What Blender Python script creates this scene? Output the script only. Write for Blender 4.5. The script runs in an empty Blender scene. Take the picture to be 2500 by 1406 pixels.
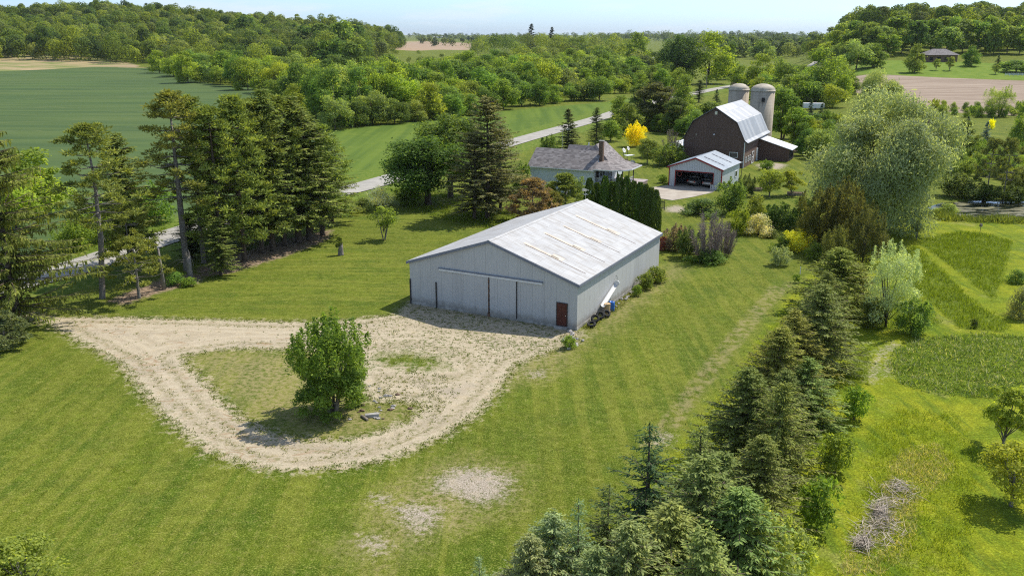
import bpy, math, random
import numpy as np
from mathutils import Vector
sc = bpy.context.scene
COL = sc.collection
PI = math.pi

# ------------------------------------------------------------------ camera, sky, sun, exposure
F, PITCH, CH = 2133.16, math.radians(16.237), 25.73
cd = bpy.data.cameras.new("camera")
cam = bpy.data.objects.new("camera", cd)
COL.objects.link(cam)
cam.location = (0, 0, CH)
cam.rotation_euler = (PI / 2 - PITCH, 0, 0)
cd.sensor_width = 36
cd.lens = F / 2500 * 36
cd.clip_start, cd.clip_end = 0.5, 40000
sc.camera = cam

SUN_EL, SUN_AZ = math.radians(54), math.radians(54)          # azimuth clockwise from +Y
sdir = Vector((math.sin(SUN_AZ) * math.cos(SUN_EL), math.cos(SUN_AZ) * math.cos(SUN_EL), math.sin(SUN_EL)))
sl = bpy.data.lights.new("sun", 'SUN')
sl.energy, sl.angle, sl.color = 4.5, math.radians(0.53), (1, 0.95, 0.86)
so = bpy.data.objects.new("sun", sl)
COL.objects.link(so)
so.rotation_euler = sdir.to_track_quat('Z', 'Y').to_euler()
so.location = (60, 60, 120)

w = bpy.data.worlds.new("World")
sc.world = w
w.use_nodes = True
wn, wl = w.node_tree.nodes, w.node_tree.links
bg = wn["Background"]
bg.inputs[1].default_value = 0.15
sky = wn.new("ShaderNodeTexSky")
sky.sky_type = 'NISHITA'
sky.sun_disc = False
sky.sun_elevation, sky.sun_rotation = SUN_EL, SUN_AZ
sky.air_density, sky.dust_density, sky.ozone_density = 1.0, 0.6, 1.6
# thin high cloud wisps, fixed in the sky directions
tc = wn.new("ShaderNodeTexCoord")
mp = wn.new("ShaderNodeMapping")
mp.inputs['Scale'].default_value = (2.2, 2.2, 16)
mp.inputs['Rotation'].default_value = (0.0, 0.06, 0.3)
cn = wn.new("ShaderNodeTexNoise")
cn.inputs['Scale'].default_value = 2.4
cn.inputs['Detail'].default_value = 7
cn.inputs['Roughness'].default_value = 0.62
cr = wn.new("ShaderNodeValToRGB")
cr.color_ramp.elements[0].position, cr.color_ramp.elements[1].position = 0.47, 0.74
cr.color_ramp.elements[1].color = (0.75, 0.75, 0.75, 1)
cm = wn.new("ShaderNodeMix")
cm.data_type = 'RGBA'
cm.inputs['B'].default_value = (5.2, 5.4, 5.7, 1)
wl.new(tc.outputs['Generated'], mp.inputs[0])
wl.new(mp.outputs[0], cn.inputs['Vector'])
wl.new(cn.outputs[0], cr.inputs[0])
wl.new(cr.outputs[0], cm.inputs['Factor'])
# clear blue low band of the sky
sz_ = wn.new("ShaderNodeSeparateXYZ")
wl.new(tc.outputs['Generated'], sz_.inputs[0])
mr = wn.new("ShaderNodeMapRange")
mr.interpolation_type = 'SMOOTHSTEP'
mr.inputs['From Min'].default_value, mr.inputs['From Max'].default_value = 0.0, 0.30
wl.new(sz_.outputs[2], mr.inputs[0])
tint = wn.new("ShaderNodeMix")
tint.data_type = 'RGBA'
tint.inputs['A'].default_value, tint.inputs['B'].default_value = (0.64, 0.87, 1.36, 1), (1, 1, 1, 1)
wl.new(mr.outputs[0], tint.inputs['Factor'])
tm = wn.new("ShaderNodeMix")
tm.data_type, tm.blend_type = 'RGBA', 'MULTIPLY'
tm.inputs['Factor'].default_value = 1
wl.new(sky.outputs[0], tm.inputs['A'])
wl.new(tint.outputs['Result'], tm.inputs['B'])
wl.new(tm.outputs['Result'], cm.inputs['A'])
wl.new(cm.outputs['Result'], bg.inputs[0])

vs = sc.view_settings
vs.view_transform, vs.look, vs.exposure, vs.gamma = 'Standard', 'None', 0.25, 1.0
vs.use_curve_mapping = False
cy = sc.cycles
cy.max_bounces, cy.diffuse_bounces, cy.glossy_bounces, cy.transmission_bounces, cy.volume_bounces = 6, 3, 2, 4, 0
cy.transparent_max_bounces = 6
cy.caustics_reflective = cy.caustics_refractive = False
cy.use_denoising = False
cy.denoiser = 'OPENIMAGEDENOISE'
cy.use_adaptive_sampling = False
cy.filter_width = 1.15
cy.sample_clamp_direct, cy.sample_clamp_indirect = 4.0, 2.0

# ------------------------------------------------------------------ maths helpers
CS, SN = math.cos(PITCH), math.sin(PITCH)


def sstep(t):
    t = np.clip(t, 0, 1)
    return t * t * (3 - 2 * t)


def TZ(x, y):
    """height of the land: flat farmyard, wooded hill far left, slope rising far right"""
    x, y = np.asarray(x, float), np.asarray(y, float)
    hill = 37 * sstep((-60 - x) / 420) ** .8 * np.exp(-((y - 1180) / 300) ** 2) + 5 * np.sin(x * .021) * np.sin(y * .017 + .5) * np.exp(-((y - 1180) / 260) ** 2) * sstep((-60 - x) / 100)
    t = sstep((y - 270) / 430)
    slope = 25 * t * sstep((x - 0.30 * y) / (0.09 * np.abs(y) + 8)) * np.exp(-(np.maximum(y - 720, 0) / 420) ** 2)
    dip = 0.25 * np.sin(x * .013 + 1) * np.sin(y * .011) * sstep((np.hypot(x, y - 100) - 130) / 200)
    return hill + slope + dip


def tz(x, y):
    return float(TZ(x, y))


def gp(px, py, z=None):
    """point of the land seen at a place of the 2500x1406 photograph"""
    a, b = (px - 1250) / F, -(py - 703) / F
    d = (a, CS + b * SN, -SN + b * CS)
    if z is not None:
        t = (z - CH) / d[2]
        return d[0] * t, d[1] * t
    t = np.geomspace(25, 14000, 3000)
    g = CH + d[2] * t - TZ(d[0] * t, d[1] * t)
    i = np.argmax(g < 0)
    if g[i] >= 0:
        i = len(t) - 1
    t0, t1 = t[max(i - 1, 0)], t[i]
    for _ in range(30):
        m = (t0 + t1) / 2
        if CH + d[2] * m - tz(d[0] * m, d[1] * m) < 0:
            t1 = m
        else:
            t0 = m
    return d[0] * t0, d[1] * t0


def ztop(y, py):
    b = (703 - py) / F
    return CH + y * (b * CS - SN) / (CS + b * SN)


def depth(y, z):
    return y * CS - (z - CH) * SN


def seg_d(px, py, pts, closed):
    """distance to a polyline and, for closed ones, signed (inside positive)"""
    n = len(pts)
    D = np.full(px.shape, 1e9)
    ins = np.zeros(px.shape, bool)
    for i in range(n if closed else n - 1):
        ax, ay = pts[i]
        bx, by = pts[(i + 1) % n]
        dx, dy = bx - ax, by - ay
        t = np.clip(((px - ax) * dx + (py - ay) * dy) / (dx * dx + dy * dy + 1e-12), 0, 1)
        D = np.minimum(D, np.hypot(px - ax - t * dx, py - ay - t * dy))
        if closed:
            c = ((ay > py) != (by > py))
            with np.errstate(divide='ignore', invalid='ignore'):
                xx = (bx - ax) * (py - ay) / (by - ay + 1e-15) + ax
            ins ^= c & (px < xx)
    return np.where(ins, D, -D) if closed else D


def P(*pts):
    return [gp(*p) for p in pts]


# ------------------------------------------------------------------ object helpers
def tag(o, label=None, cat=None, group=None, kind=None):
    if label: o['label'] = label
    if cat: o['category'] = cat
    if group: o['group'] = group
    if kind: o['kind'] = kind
    return o


def empty(name, loc, rz=0, label=None, cat=None, group=None):
    o = bpy.data.objects.new(name, None)
    COL.objects.link(o)
    o.location = loc
    o.rotation_euler = (0, 0, rz)
    o.empty_display_size = 0.3
    return tag(o, label, cat, group)


def link(name, me, parent=None, loc=None):
    o = bpy.data.objects.new(name, me)
    COL.objects.link(o)
    if parent: o.parent = parent
    if loc is not None: o.location = loc
    return o


class MB:
    def __init__(s):
        s.v, s.f, s.m = [], [], []

    def add(s, vs, fs, m=0):
        b = len(s.v)
        s.v += [tuple(map(float, v)) for v in vs]
        for f in fs:
            s.f.append([b + i for i in f])
            s.m.append(m)
        return s

    def box(s, x0, x1, y0, y1, z0, z1, m=0):
        return s.add([(x0, y0, z0), (x1, y0, z0), (x1, y1, z0), (x0, y1, z0), (x0, y0, z1), (x1, y0, z1), (x1, y1, z1), (x0, y1, z1)],
                     [(3, 2, 1, 0), (4, 5, 6, 7), (0, 1, 5, 4), (1, 2, 6, 5), (2, 3, 7, 6), (3, 0, 4, 7)], m)

    def obox(s, c, ax, ay, az, m=0):
        """box from a centre and three half-axis vectors"""
        c, ax, ay, az = map(np.array, (c, ax, ay, az))
        v = [c + i * ax + j * ay + k * az for k in (-1, 1) for i, j in ((-1, -1), (1, -1), (1, 1), (-1, 1))]
        return s.add(v, [(3, 2, 1, 0), (4, 5, 6, 7), (0, 1, 5, 4), (1, 2, 6, 5), (2, 3, 7, 6), (3, 0, 4, 7)], m)

    def prism_y(s, poly, y0, y1, m=0):
        """polygon in xz (counter-clockwise seen from -y) pushed along y"""
        n = len(poly)
        v = [(x, y0, z) for x, z in poly] + [(x, y1, z) for x, z in poly]
        f = [tuple(range(n)), tuple(range(2 * n - 1, n - 1, -1))] + [(i, n + i, n + (i + 1) % n, (i + 1) % n) for i in range(n)]
        return s.add(v, f, m)

    def prism_x(s, poly, x0, x1, m=0):
        n = len(poly)
        v = [(x0, y, z) for y, z in poly] + [(x1, y, z) for y, z in poly]
        f = [tuple(range(n - 1, -1, -1)), tuple(range(n, 2 * n))] + [(i, (i + 1) % n, n + (i + 1) % n, n + i) for i in range(n)]
        return s.add(v, f, m)

    def prism_z(s, poly, z0, z1, m=0):
        n = len(poly)
        v = [(x, y, z0) for x, y in poly] + [(x, y, z1) for x, y in poly]
        f = [tuple(range(n - 1, -1, -1)), tuple(range(n, 2 * n))] + [(i, (i + 1) % n, n + (i + 1) % n, n + i) for i in range(n)]
        return s.add(v, f, m)

    def tube(s, pts, rad, n=8, m=0):
        pts = [np.array(p, float) for p in pts]
        if not hasattr(rad, '__len__'): rad = [rad] * len(pts)
        vs, fs = [], []
        for i, p in enumerate(pts):
            d = pts[min(i + 1, len(pts) - 1)] - pts[max(i - 1, 0)]
            d = d / (np.linalg.norm(d) + 1e-9)
            a = np.cross(d, (0, 0, 1) if abs(d[2]) < .9 else (1, 0, 0))
            a /= np.linalg.norm(a)
            b = np.cross(d, a)
            vs += [p + rad[i] * (math.cos(2 * PI * k / n) * a + math.sin(2 * PI * k / n) * b) for k in range(n)]
        for i in range(len(pts) - 1):
            for k in range(n):
                k2 = (k + 1) % n
                fs.append((i * n + k, i * n + k2, (i + 1) * n + k2, (i + 1) * n + k))
        fs += [tuple(range(n - 1, -1, -1)), tuple(range((len(pts) - 1) * n, len(pts) * n))]
        return s.add(vs, fs, m)

    def lathe(s, prof, n=24, c=(0, 0, 0), m=0, ax='z'):
        vs, fs = [], []
        for r, z in prof:
            for k in range(n):
                a = 2 * PI * k / n
                q = (r * math.cos(a), r * math.sin(a), z)
                if ax == 'x': q = (q[2], q[0], q[1])
                if ax == 'y': q = (q[0], q[2], q[1])
                vs.append((c[0] + q[0], c[1] + q[1], c[2] + q[2]))
        for i in range(len(prof) - 1):
            for k in range(n):
                k2 = (k + 1) % n
                fs.append((i * n + k, i * n + k2, (i + 1) * n + k2, (i + 1) * n + k))
        return s.add(vs, fs, m)

    def rock(s, c, r, seed, m=0, sq=(1, 1, .7)):
        g = np.random.default_rng(seed)
        vs, fs = [], []
        nu, nv = 7, 5
        for j in range(nv + 1):
            for i in range(nu):
                th, ph = PI * j / nv, 2 * PI * (i + .5 * j) / nu
                q = r * (1 + g.uniform(-.22, .22))
                vs.append((c[0] + q * sq[0] * math.sin(th) * math.cos(ph), c[1] + q * sq[1] * math.sin(th) * math.sin(ph), c[2] + q * sq[2] * math.cos(th)))
        for j in range(nv):
            for i in range(nu):
                i2 = (i + 1) % nu
                fs.append((j * nu + i, (j + 1) * nu + i, (j + 1) * nu + i2, j * nu + i2))
        return s.add(vs, fs, m)

    def build(s, name, mats, parent=None, loc=None, smooth=False, bevel=0):
        me = bpy.data.meshes.new(name)
        me.from_pydata(s.v, [], s.f)
        for mm in (mats if isinstance(mats, (list, tuple)) else [mats]):
            me.materials.append(mm)
        me.polygons.foreach_set('material_index', s.m)
        if smooth: me.polygons.foreach_set('use_smooth', [True] * len(s.f))
        me.validate()
        me.update()
        o = link(name, me, parent, loc)
        if bevel:
            b = o.modifiers.new('bevel', 'BEVEL')
            b.width, b.segments, b.limit_method = bevel, 2, 'ANGLE'
        return o


def quad_mesh(name, V, mats, tone=None, midx=None):
    """V: (4n,3) array, one quad per four rows; tone: one float per quad"""
    n = len(V) // 4
    me = bpy.data.meshes.new(name)
    me.vertices.add(4 * n)
    me.vertices.foreach_set('co', np.ascontiguousarray(V, np.float32).ravel())
    me.loops.add(4 * n)
    me.loops.foreach_set('vertex_index', np.arange(4 * n, dtype=np.int32))
    me.polygons.add(n)
    me.polygons.foreach_set('loop_start', np.arange(0, 4 * n, 4, dtype=np.int32))
    for mm in mats: me.materials.append(mm)
    if midx is not None: me.polygons.foreach_set('material_index', np.asarray(midx, np.int32))
    if tone is not None:
        a = me.attributes.new('tone', 'FLOAT', 'FACE')
        a.data.foreach_set('value', np.asarray(tone, np.float32))
    me.update(calc_edges=True)
    return me


# ------------------------------------------------------------------ material helpers
class NT:
    def __init__(s, name):
        s.mat = bpy.data.materials.new(name)
        s.mat.use_nodes = True
        s.n, s.l = s.mat.node_tree.nodes, s.mat.node_tree.links
        s.b = s.n["Principled BSDF"]
        s.out = s.n["Material Output"]
        s.b.inputs['Specular IOR Level'].default_value = 0.3

    def put(s, sock, v):
        if hasattr(v, 'is_output'): s.l.new(v, sock)
        elif isinstance(v, (tuple, list)) and len(v) == 3 and sock.type == 'RGBA': sock.default_value = (*v, 1)
        else: sock.default_value = v

    def node(s, t, **k):
        x = s.n.new('ShaderNode' + t)
        for a, b in k.items(): setattr(x, a, b)
        return x

    def pos(s, kind='world'):
        if kind == 'world': return s.node('NewGeometry').outputs['Position']
        return s.node('TexCoord').outputs['Object']

    def map(s, v, scale=(1, 1, 1), rot=(0, 0, 0), loc=(0, 0, 0)):
        x = s.node('Mapping')
        s.l.new(v, x.inputs[0])
        x.inputs['Scale'].default_value, x.inputs['Rotation'].default_value, x.inputs['Location'].default_value = scale, rot, loc
        return x.outputs[0]

    def noise(s, v, scale, detail=3, rough=.55, dist=0):
        x = s.node('TexNoise')
        s.l.new(v, x.inputs['Vector'])
        for a, b in (('Scale', scale), ('Detail', detail), ('Roughness', rough), ('Distortion', dist)): x.inputs[a].default_value = b
        return x.outputs[0]

    def m(s, op, a, b=0.0, c=0.0, clamp=False):
        x = s.node('Math', operation=op, use_clamp=clamp)
        for i, q in enumerate((a, b, c)): s.put(x.inputs[i], q)
        return x.outputs[0]

    def ss(s, v, a, b, lo=0., hi=1.):
        x = s.node('MapRange', interpolation_type='SMOOTHSTEP')
        for i, q in enumerate((v, a, b, lo, hi)): s.put(x.inputs[i], q)
        return x.outputs[0]

    def mix(s, f, a, b, mode='MIX'):
        x = s.node('Mix', data_type='RGBA', blend_type=mode)
        s.put(x.inputs['Factor'], f)
        s.put(x.inputs['A'], a)
        s.put(x.inputs['B'], b)
        return x.outputs['Result']

    def attr(s, name):
        return s.node('Attribute', attribute_name=name).outputs['Fac']

    def xyz(s, v):
        x = s.node('SeparateXYZ')
        s.l.new(v, x.inputs[0])
        return x.outputs

    def comb(s, x, y, z=0.):
        c = s.node('CombineXYZ')
        for i, q in enumerate((x, y, z)): s.put(c.inputs[i], q)
        return c.outputs[0]

    def white(s, v):
        x = s.node('TexWhiteNoise', noise_dimensions='3D')
        s.l.new(v, x.inputs['Vector'])
        return x.outputs['Value']

    def bump(s, h, strength=.5, dist=.02):
        x = s.node('Bump')
        x.inputs['Strength'].default_value, x.inputs['Distance'].default_value = strength, dist
        s.l.new(h, x.inputs['Height'])
        s.l.new(x.outputs[0], s.b.inputs['Normal'])

    def fin(s, col, rough=.8, metal=0., spec=None):
        s.put(s.b.inputs['Base Color'], col)
        s.put(s.b.inputs['Roughness'], rough)
        s.put(s.b.inputs['Metallic'], metal)
        if spec is not None: s.b.inputs['Specular IOR Level'].default_value = spec
        return s.mat


def plain(name, col, rough=.7, metal=0., var=.18, scale=3., spec=.3):
    t = NT(name)
    p = t.pos('obj')
    n = t.noise(p, scale, 4)
    k = t.ss(n, .3, .7, 1 - var, 1 + var)
    c = t.node('Mix', data_type='RGBA', blend_type='MULTIPLY')
    c.inputs['Factor'].default_value = 1
    t.put(c.inputs['A'], col)
    t.put(c.inputs['B'], t.comb(k, k, k))
    return t.fin(c.outputs['Result'], rough, metal, spec)


def leaf_mat(name, hue=.14, trans=.5, rough=.65, spec=.12):
    """leaf: colour of its tree (object colour) varied leaf by leaf"""
    t = NT(name)
    oi = t.node('ObjectInfo')
    tone = t.attr('tone')
    k = t.m('MULTIPLY_ADD', tone, .9, .5)
    base = t.mix(1., oi.outputs['Color'], t.comb(k, k, k), 'MULTIPLY')
    yel = t.mix(1., base, (1.35, 1.12, .75), 'MULTIPLY')
    col = t.mix(t.m('MULTIPLY', t.ss(tone, .45, 1.), hue * 4, clamp=True), base, yel)
    t.fin(col, rough, 0, spec)
    tr = t.node('BsdfTranslucent')
    t.l.new(t.mix(1., col, (1.5, 1.45, .6), 'MULTIPLY'), tr.inputs['Color'])
    ms = t.node('MixShader')
    ms.inputs[0].default_value = trans
    t.l.new(t.b.outputs[0], ms.inputs[1])
    t.l.new(tr.outputs[0], ms.inputs[2])
    t.l.new(ms.outputs[0], t.out.inputs['Surface'])
    return t.mat


M = {}
M['leaf'] = leaf_mat('leaf')
M['needle'] = leaf_mat('needle', .14, .30, .8, .05)
M['grassblade'] = leaf_mat('grass_blade', .2, .35, .8, .05)
M['bark'] = plain('bark', (.10, .075, .055), .9, var=.45, scale=6)
M['greybark'] = plain('grey_bark', (.21, .185, .16), .9, var=.35, scale=6)
M['twig'] = plain('bare_twig', (.27, .215, .185), .9, var=.3, scale=2)

# ------------------------------------------------------------------ plants: one mesh set per kind, copied around


def unit(a):
    return a / (np.linalg.norm(a, axis=-1, keepdims=True) + 1e-9)


def leaves(Pc, D, N, L, W):
    """diamond leaves at Pc, long axis D, normal N"""
    D = unit(D)
    S = unit(np.cross(N, D))
    L, W = np.asarray(L).reshape(-1, 1) / 2, np.asarray(W).reshape(-1, 1) / 2
    V = np.stack([Pc - D * L, Pc + S * W - D * L * .15, Pc + D * L, Pc - S * W - D * L * .15], 1)
    return V.reshape(-1, 3)


class Proto:
    def __init__(s, crown, trunk, H, R):
        s.crown, s.trunk, s.H, s.R = crown, trunk, H, R


def trunk_mesh(name, tubes, mat, n=8):
    b = MB()
    for pts, rad in tubes: b.tube(pts, rad, n)
    me = bpy.data.meshes.new(name)
    me.from_pydata(b.v, [], b.f)
    me.materials.append(mat)
    me.polygons.foreach_set('use_smooth', [True] * len(b.f))
    me.update()
    return me


def broadleaf(name, seed, H, R, base, npuff, nleaf, L, asp=.5, puffr=.42, droop=0., top=1., bark='bark', stems=1, tr=None, flat=.78, limbs=7, skirt=0., shoots=0, fuzz=.10):
    g = np.random.default_rng(seed)
    cz, c = (base + H) / 2, (H - base) / 2
    d = unit(g.normal(size=(npuff, 3)) * (1, 1, .9) + (0, 0, .12))
    q = g.uniform(.25, 1, npuff) ** .5 * .80
    pc = d * q[:, None] * (R, R, c)
    pc[:, 2] += cz
    # crown outline: wider at the lower middle, tapering by 'top'
    t = np.clip((pc[:, 2] - base) / (H - base), 0, 1)
    pc[:, :2] *= (1 - (1 - 1 / (1 + top)) * np.maximum(t - .35, 0) * 1.2)[:, None]
    ks = int(npuff * skirt)
    if ks:
        a = g.uniform(0, 2 * PI, ks)
        q = R * g.uniform(.35, .82, ks)
        pc[:ks] = np.stack([q * np.cos(a), q * np.sin(a), base + (H - base) * g.uniform(.07, .5, ks)], 1)
    pr = puffr * R * g.uniform(.5, 1.4, npuff)
    pt = g.uniform(0, 1, npuff)
    own = g.choice(npuff, nleaf, p=pr ** 2 / np.sum(pr ** 2))
    d = unit(g.normal(size=(nleaf, 3)) + (0, 0, .28))
    rr = 1 - g.random(nleaf) ** 1.6 * .55
    far = g.random(nleaf) < fuzz
    rr[far] *= g.uniform(1.08, 1.38, far.sum())
    # lumpy puff surface
    lump = 1 + .20 * np.sin(d[:, 0] * 5 + own) * np.sin(d[:, 1] * 5 + own * 2.1) + .12 * np.sin(d[:, 2] * 9 + own * 3)
    Pc = pc[own] + d * (rr * lump * pr[own])[:, None] * (1, 1, flat)
    Pc[:, 2] -= droop * g.random(nleaf) * pr[own] * .9
    if shoots:
        m = nleaf // 4
        sa, sr = g.uniform(0, 2 * PI, shoots), R * .9 * g.random(shoots) ** .5
        so_ = g.integers(0, shoots, m)
        lenv = (H - base) * g.uniform(.10, .24, shoots)
        zt = cz + c * np.sqrt(np.maximum(0, 1 - (sr / R) ** 2)) * g.uniform(.55, 1.0, shoots)
        f_ = g.random(m)
        Pc[:m] = np.stack([sr[so_] * np.cos(sa[so_]), sr[so_] * np.sin(sa[so_]), zt[so_] - lenv[so_] * .5 + lenv[so_] * 1.4 * f_], 1) + g.normal(size=(m, 3)) * (.17, .17, .05) * (1.25 - f_)[:, None]
    keep = Pc[:, 2] > base * .55 + .05
    N = unit(d * 1.1 + g.normal(size=(nleaf, 3)) * .5 + (0, 0, .35))
    D = np.cross(N, g.normal(size=(nleaf, 3))) + np.array((0, 0, -droop * 1.5)) + d * .2
    l = L * g.uniform(.6, 1.35, nleaf)
    V = leaves(Pc, D, N, l, l * asp).reshape(-1, 4, 3)[keep].reshape(-1, 3)
    tone = (.45 * pt[own] + .55 * g.random(nleaf))[keep]
    crown = quad_mesh(name + '_crown', V, [M['leaf']], tone)
    tubes = []
    tr = tr or max(.05, H * .017)
    for sidx in range(stems):
        a = g.uniform(0, 6.28)
        off = 0 if stems == 1 else tr * 2.2
        lean = (.04 if stems == 1 else .16) * H
        ax, ay = math.cos(a), math.sin(a)
        p0 = (off * ax, off * ay, -.15)
        pm = (off * ax + lean * .4 * ax, off * ay + lean * .4 * ay, H * .36)
        p2 = (off * ax + lean * ax, off * ay + lean * ay, H * .74)
        tubes.append(([p0, (p0[0], p0[1], .15), pm, p2], [tr * 1.35, tr, tr * .72, tr * .18]))
    for i in g.choice(npuff, min(limbs, npuff), replace=False):
        z0 = min(base * .8 + g.uniform(0, .3) * (H - base), pc[i, 2] * .8)
        p0, p1 = np.array((0, 0, z0)), pc[i]
        tubes.append(([p0, p0 * .5 + p1 * .5 + (0, 0, -.04 * H * .5), p1], [tr * .5, tr * .32, tr * .08]))
    return Proto(crown, trunk_mesh(name + '_trunk', tubes, M[bark]), H, float(np.percentile(np.hypot(V[:, 0], V[:, 1]), 98)))


def conifer(name, seed, H, R, base, dz=.42, nb=7, seg=.22, L=.42, W=.13, pend=0., taper=.85, gap=0., lo=-.38, hi=.45, tr=None, bark='bark', bare=0, wind=0., curl=.12):
    g = np.random.default_rng(seed)
    Ps, Ds, Ns, Ls, Ts = [], [], [], [], []
    tubes = []
    tr = tr or H * .013
    tubes.append(([(0, 0, -.15), (0, 0, .2), (.01 * H * g.normal(), .01 * H * g.normal(), H * .5), (0, 0, H * .98)], [tr * 1.35, tr, tr * .68, .015]))
    z = base
    while z < H - .1:
        t = (z - base) / (H - base)
        rr = R * ((1 - t) ** taper) * (1 if t > .12 else .72 + 2.3 * t) + .10
        for k in range(nb):
            if g.random() < gap: continue
            a = g.uniform(0, 2 * PI)
            ln = rr * g.uniform(.66, 1.12) * (1 + wind * math.cos(a))
            sl = lo + (hi - lo) * t ** .8 + g.normal() * .08
            n = max(2, int(ln / seg))
            s = (np.arange(n) + g.random(n) * .8) / n
            s = np.clip(s, .06, 1)
            o = np.array((math.cos(a), math.sin(a), 0))
            side = np.array((-math.sin(a), math.cos(a), 0))
            pz = z + g.uniform(-.2, .2) * dz + ln * (sl * s + curl * s ** 2 * (1.3 if sl < 0 else .2))
            p = o * (s * ln)[:, None]
            p[:, 2] = pz
            bt = g.random()
            if n > 3 and ln > .8:
                tubes.append(([(0, 0, z), tuple(p[n // 2]), tuple(p[-1])], [tr * .22, tr * .13, .01]))
            wd = (1 - s * .72) * min(1., ln / 1.2)
            for sgn in (-1, 1, 0):
                d = o * .75 + side * sgn * g.uniform(.5, .9, (n, 1)) + np.array((0, 0, -.18 - pend * .25)) + g.normal(size=(n, 3)) * .16
                l = L * (.55 + .75 * wd) * g.uniform(.7, 1.25, n)
                d = unit(d)
                Ps.append(p + d * l[:, None] * .42 + g.normal(size=(n, 3)) * .03)
                Ds.append(d)
                Ns.append(np.array((0, 0, 1)) + g.normal(size=(n, 3)) * .42)
                Ls.append(l)
                Ts.append(.5 * bt + .5 * g.random(n))
            if pend:
                k2 = int(n * 2.2) + 1
                ii = g.integers(0, n, k2)
                l = L * pend * g.uniform(.6, 1.7, k2)
                d = np.array((0, 0, -1.)) + g.normal(size=(k2, 3)) * .13
                Ps.append(p[ii] + d * l[:, None] * .5 + g.normal(size=(k2, 3)) * (.14, .14, .02))
                Ds.append(d)
                nn = g.normal(size=(k2, 3))
                nn[:, 2] *= .2
                Ns.append(nn)
                Ls.append(l)
                Ts.append(.4 * bt + .5 * g.random(k2))
        z += dz * g.uniform(.75, 1.25) * (1 if t < .8 else .6)
    # leader
    k = 10
    Ps.append(np.stack([np.zeros(k), np.zeros(k), np.linspace(H * .96, H, k)], 1))
    Ds.append(np.array((0, 0, 1.)) + g.normal(size=(k, 3)) * .35)
    Ns.append(g.normal(size=(k, 3)))
    Ls.append(np.full(k, L * .6))
    Ts.append(g.random(k))
    for _ in range(bare):
        a, zz = g.uniform(0, 6.28), g.uniform(base * .35, base * 1.05)
        l = R * g.uniform(.25, .6)
        tubes.append(([(0, 0, zz), (l * .6 * math.cos(a), l * .6 * math.sin(a), zz + l * .1), (l * math.cos(a), l * math.sin(a), zz - l * .1)], [tr * .18, tr * .1, .008]))
    Pc, D, N, l, tone = map(np.concatenate, (Ps, Ds, Ns, Ls, Ts))
    V = leaves(Pc, D, N, l, l * W / L + .02)
    crown = quad_mesh(name + '_crown', V, [M['needle']], tone)
    return Proto(crown, trunk_mesh(name + '_trunk', tubes, M[bark], 7), H, float(np.percentile(np.hypot(V[:, 0], V[:, 1]), 99)))


def pine(name, seed, H, R, base, nw=11, nb=5, tuft=.75, nq=46, bark='greybark', lean=0., bare=8, tr=None, L=.34, W=.05, roundtop=False):
    """open crown of needle tufts at the ends of bare limbs"""
    g = np.random.default_rng(seed)
    tr = tr or H * .0125
    ax = np.array((lean * H, lean * H * .2, 0))
    axis = lambda z: np.array((ax[0] * math.sin(z / H * 2.6) * .6, ax[1] * z / H, z))
    tubes = [([axis(-.15), axis(.2), axis(H * .35), axis(H * .7), axis(H * .97)], [tr * 1.3, tr, tr * .85, tr * .5, .02])]
    C, CR = [], []
    for i in range(nw):
        t = min(1., max(0., (i + g.uniform(-.25, .25)) / (nw - 1)))
        z = base + (H - base) * np.clip(t, 0, .97)
        rr = R * ((1 - max(t, 0)) ** .62 * (.72 + .5 * min(max(t, 0) * 3, 1) * .5) if not roundtop else math.sqrt(max(0.05, 1 - (t * 1.02) ** 2))) + .25
        for k in range(nb):
            a = 2 * PI * (k + g.random() * .8) / nb + i * 1.1
            ln = rr * g.uniform(.45, 1.12)
            o = np.array((math.cos(a), math.sin(a), 0))
            e = axis(z) + o * ln + np.array((0, 0, ln * (g.uniform(-.08, .2) + .25 * t)))
            mid = axis(z) + o * ln * .55 + np.array((0, 0, -ln * .03))
            tubes.append(([axis(z - .1), mid, e], [tr * .28, tr * .17, .012]))
            C.append(e)
            CR.append(tuft * g.uniform(.6, 1.15))
            for _ in range(2):
                f = g.uniform(.45, .95)
                C.append(mid * (1 - f) + e * f + g.normal(size=3) * (.35 * tuft, .35 * tuft, .25 * tuft))
                CR.append(tuft * g.uniform(.4, .85))
    for i in range(5):
        C.append(axis(H - .4 * tuft * i) + g.normal(size=3) * .1)
        CR.append(tuft * .5)
    for _ in range(bare):
        a, zz = g.uniform(0, 6.28), g.uniform(base * .45, base * 1.02)
        l = R * g.uniform(.2, .55)
        q = axis(zz)
        tubes.append(([q, q + (l * .6 * math.cos(a), l * .6 * math.sin(a), l * .12), q + (l * math.cos(a), l * math.sin(a), -l * .05)], [tr * .16, tr * .1, .006]))
    C, CR = np.array(C), np.array(CR)
    own = np.repeat(np.arange(len(C)), nq)
    n = len(own)
    d = unit(g.normal(size=(n, 3)) + (0, 0, .35))
    Pc = C[own] + d * (CR[own] * g.random(n) ** .45)[:, None] * (1, 1, .55)
    D = d + np.array((0, 0, .35)) + g.normal(size=(n, 3)) * .35
    V = leaves(Pc, D, g.normal(size=(n, 3)) + (0, 0, .7), L * g.uniform(.7, 1.3, n), np.full(n, W * 2.4))
    tone = .5 * g.random(len(C))[own] + .5 * g.random(n)
    crown = quad_mesh(name + '_crown', V, [M['needle']], tone)
    return Proto(crown, trunk_mesh(name + '_trunk', tubes, M[bark], 8), H, float(np.percentile(np.hypot(V[:, 0] - ax[0] * .3, V[:, 1]), 98)))


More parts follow.
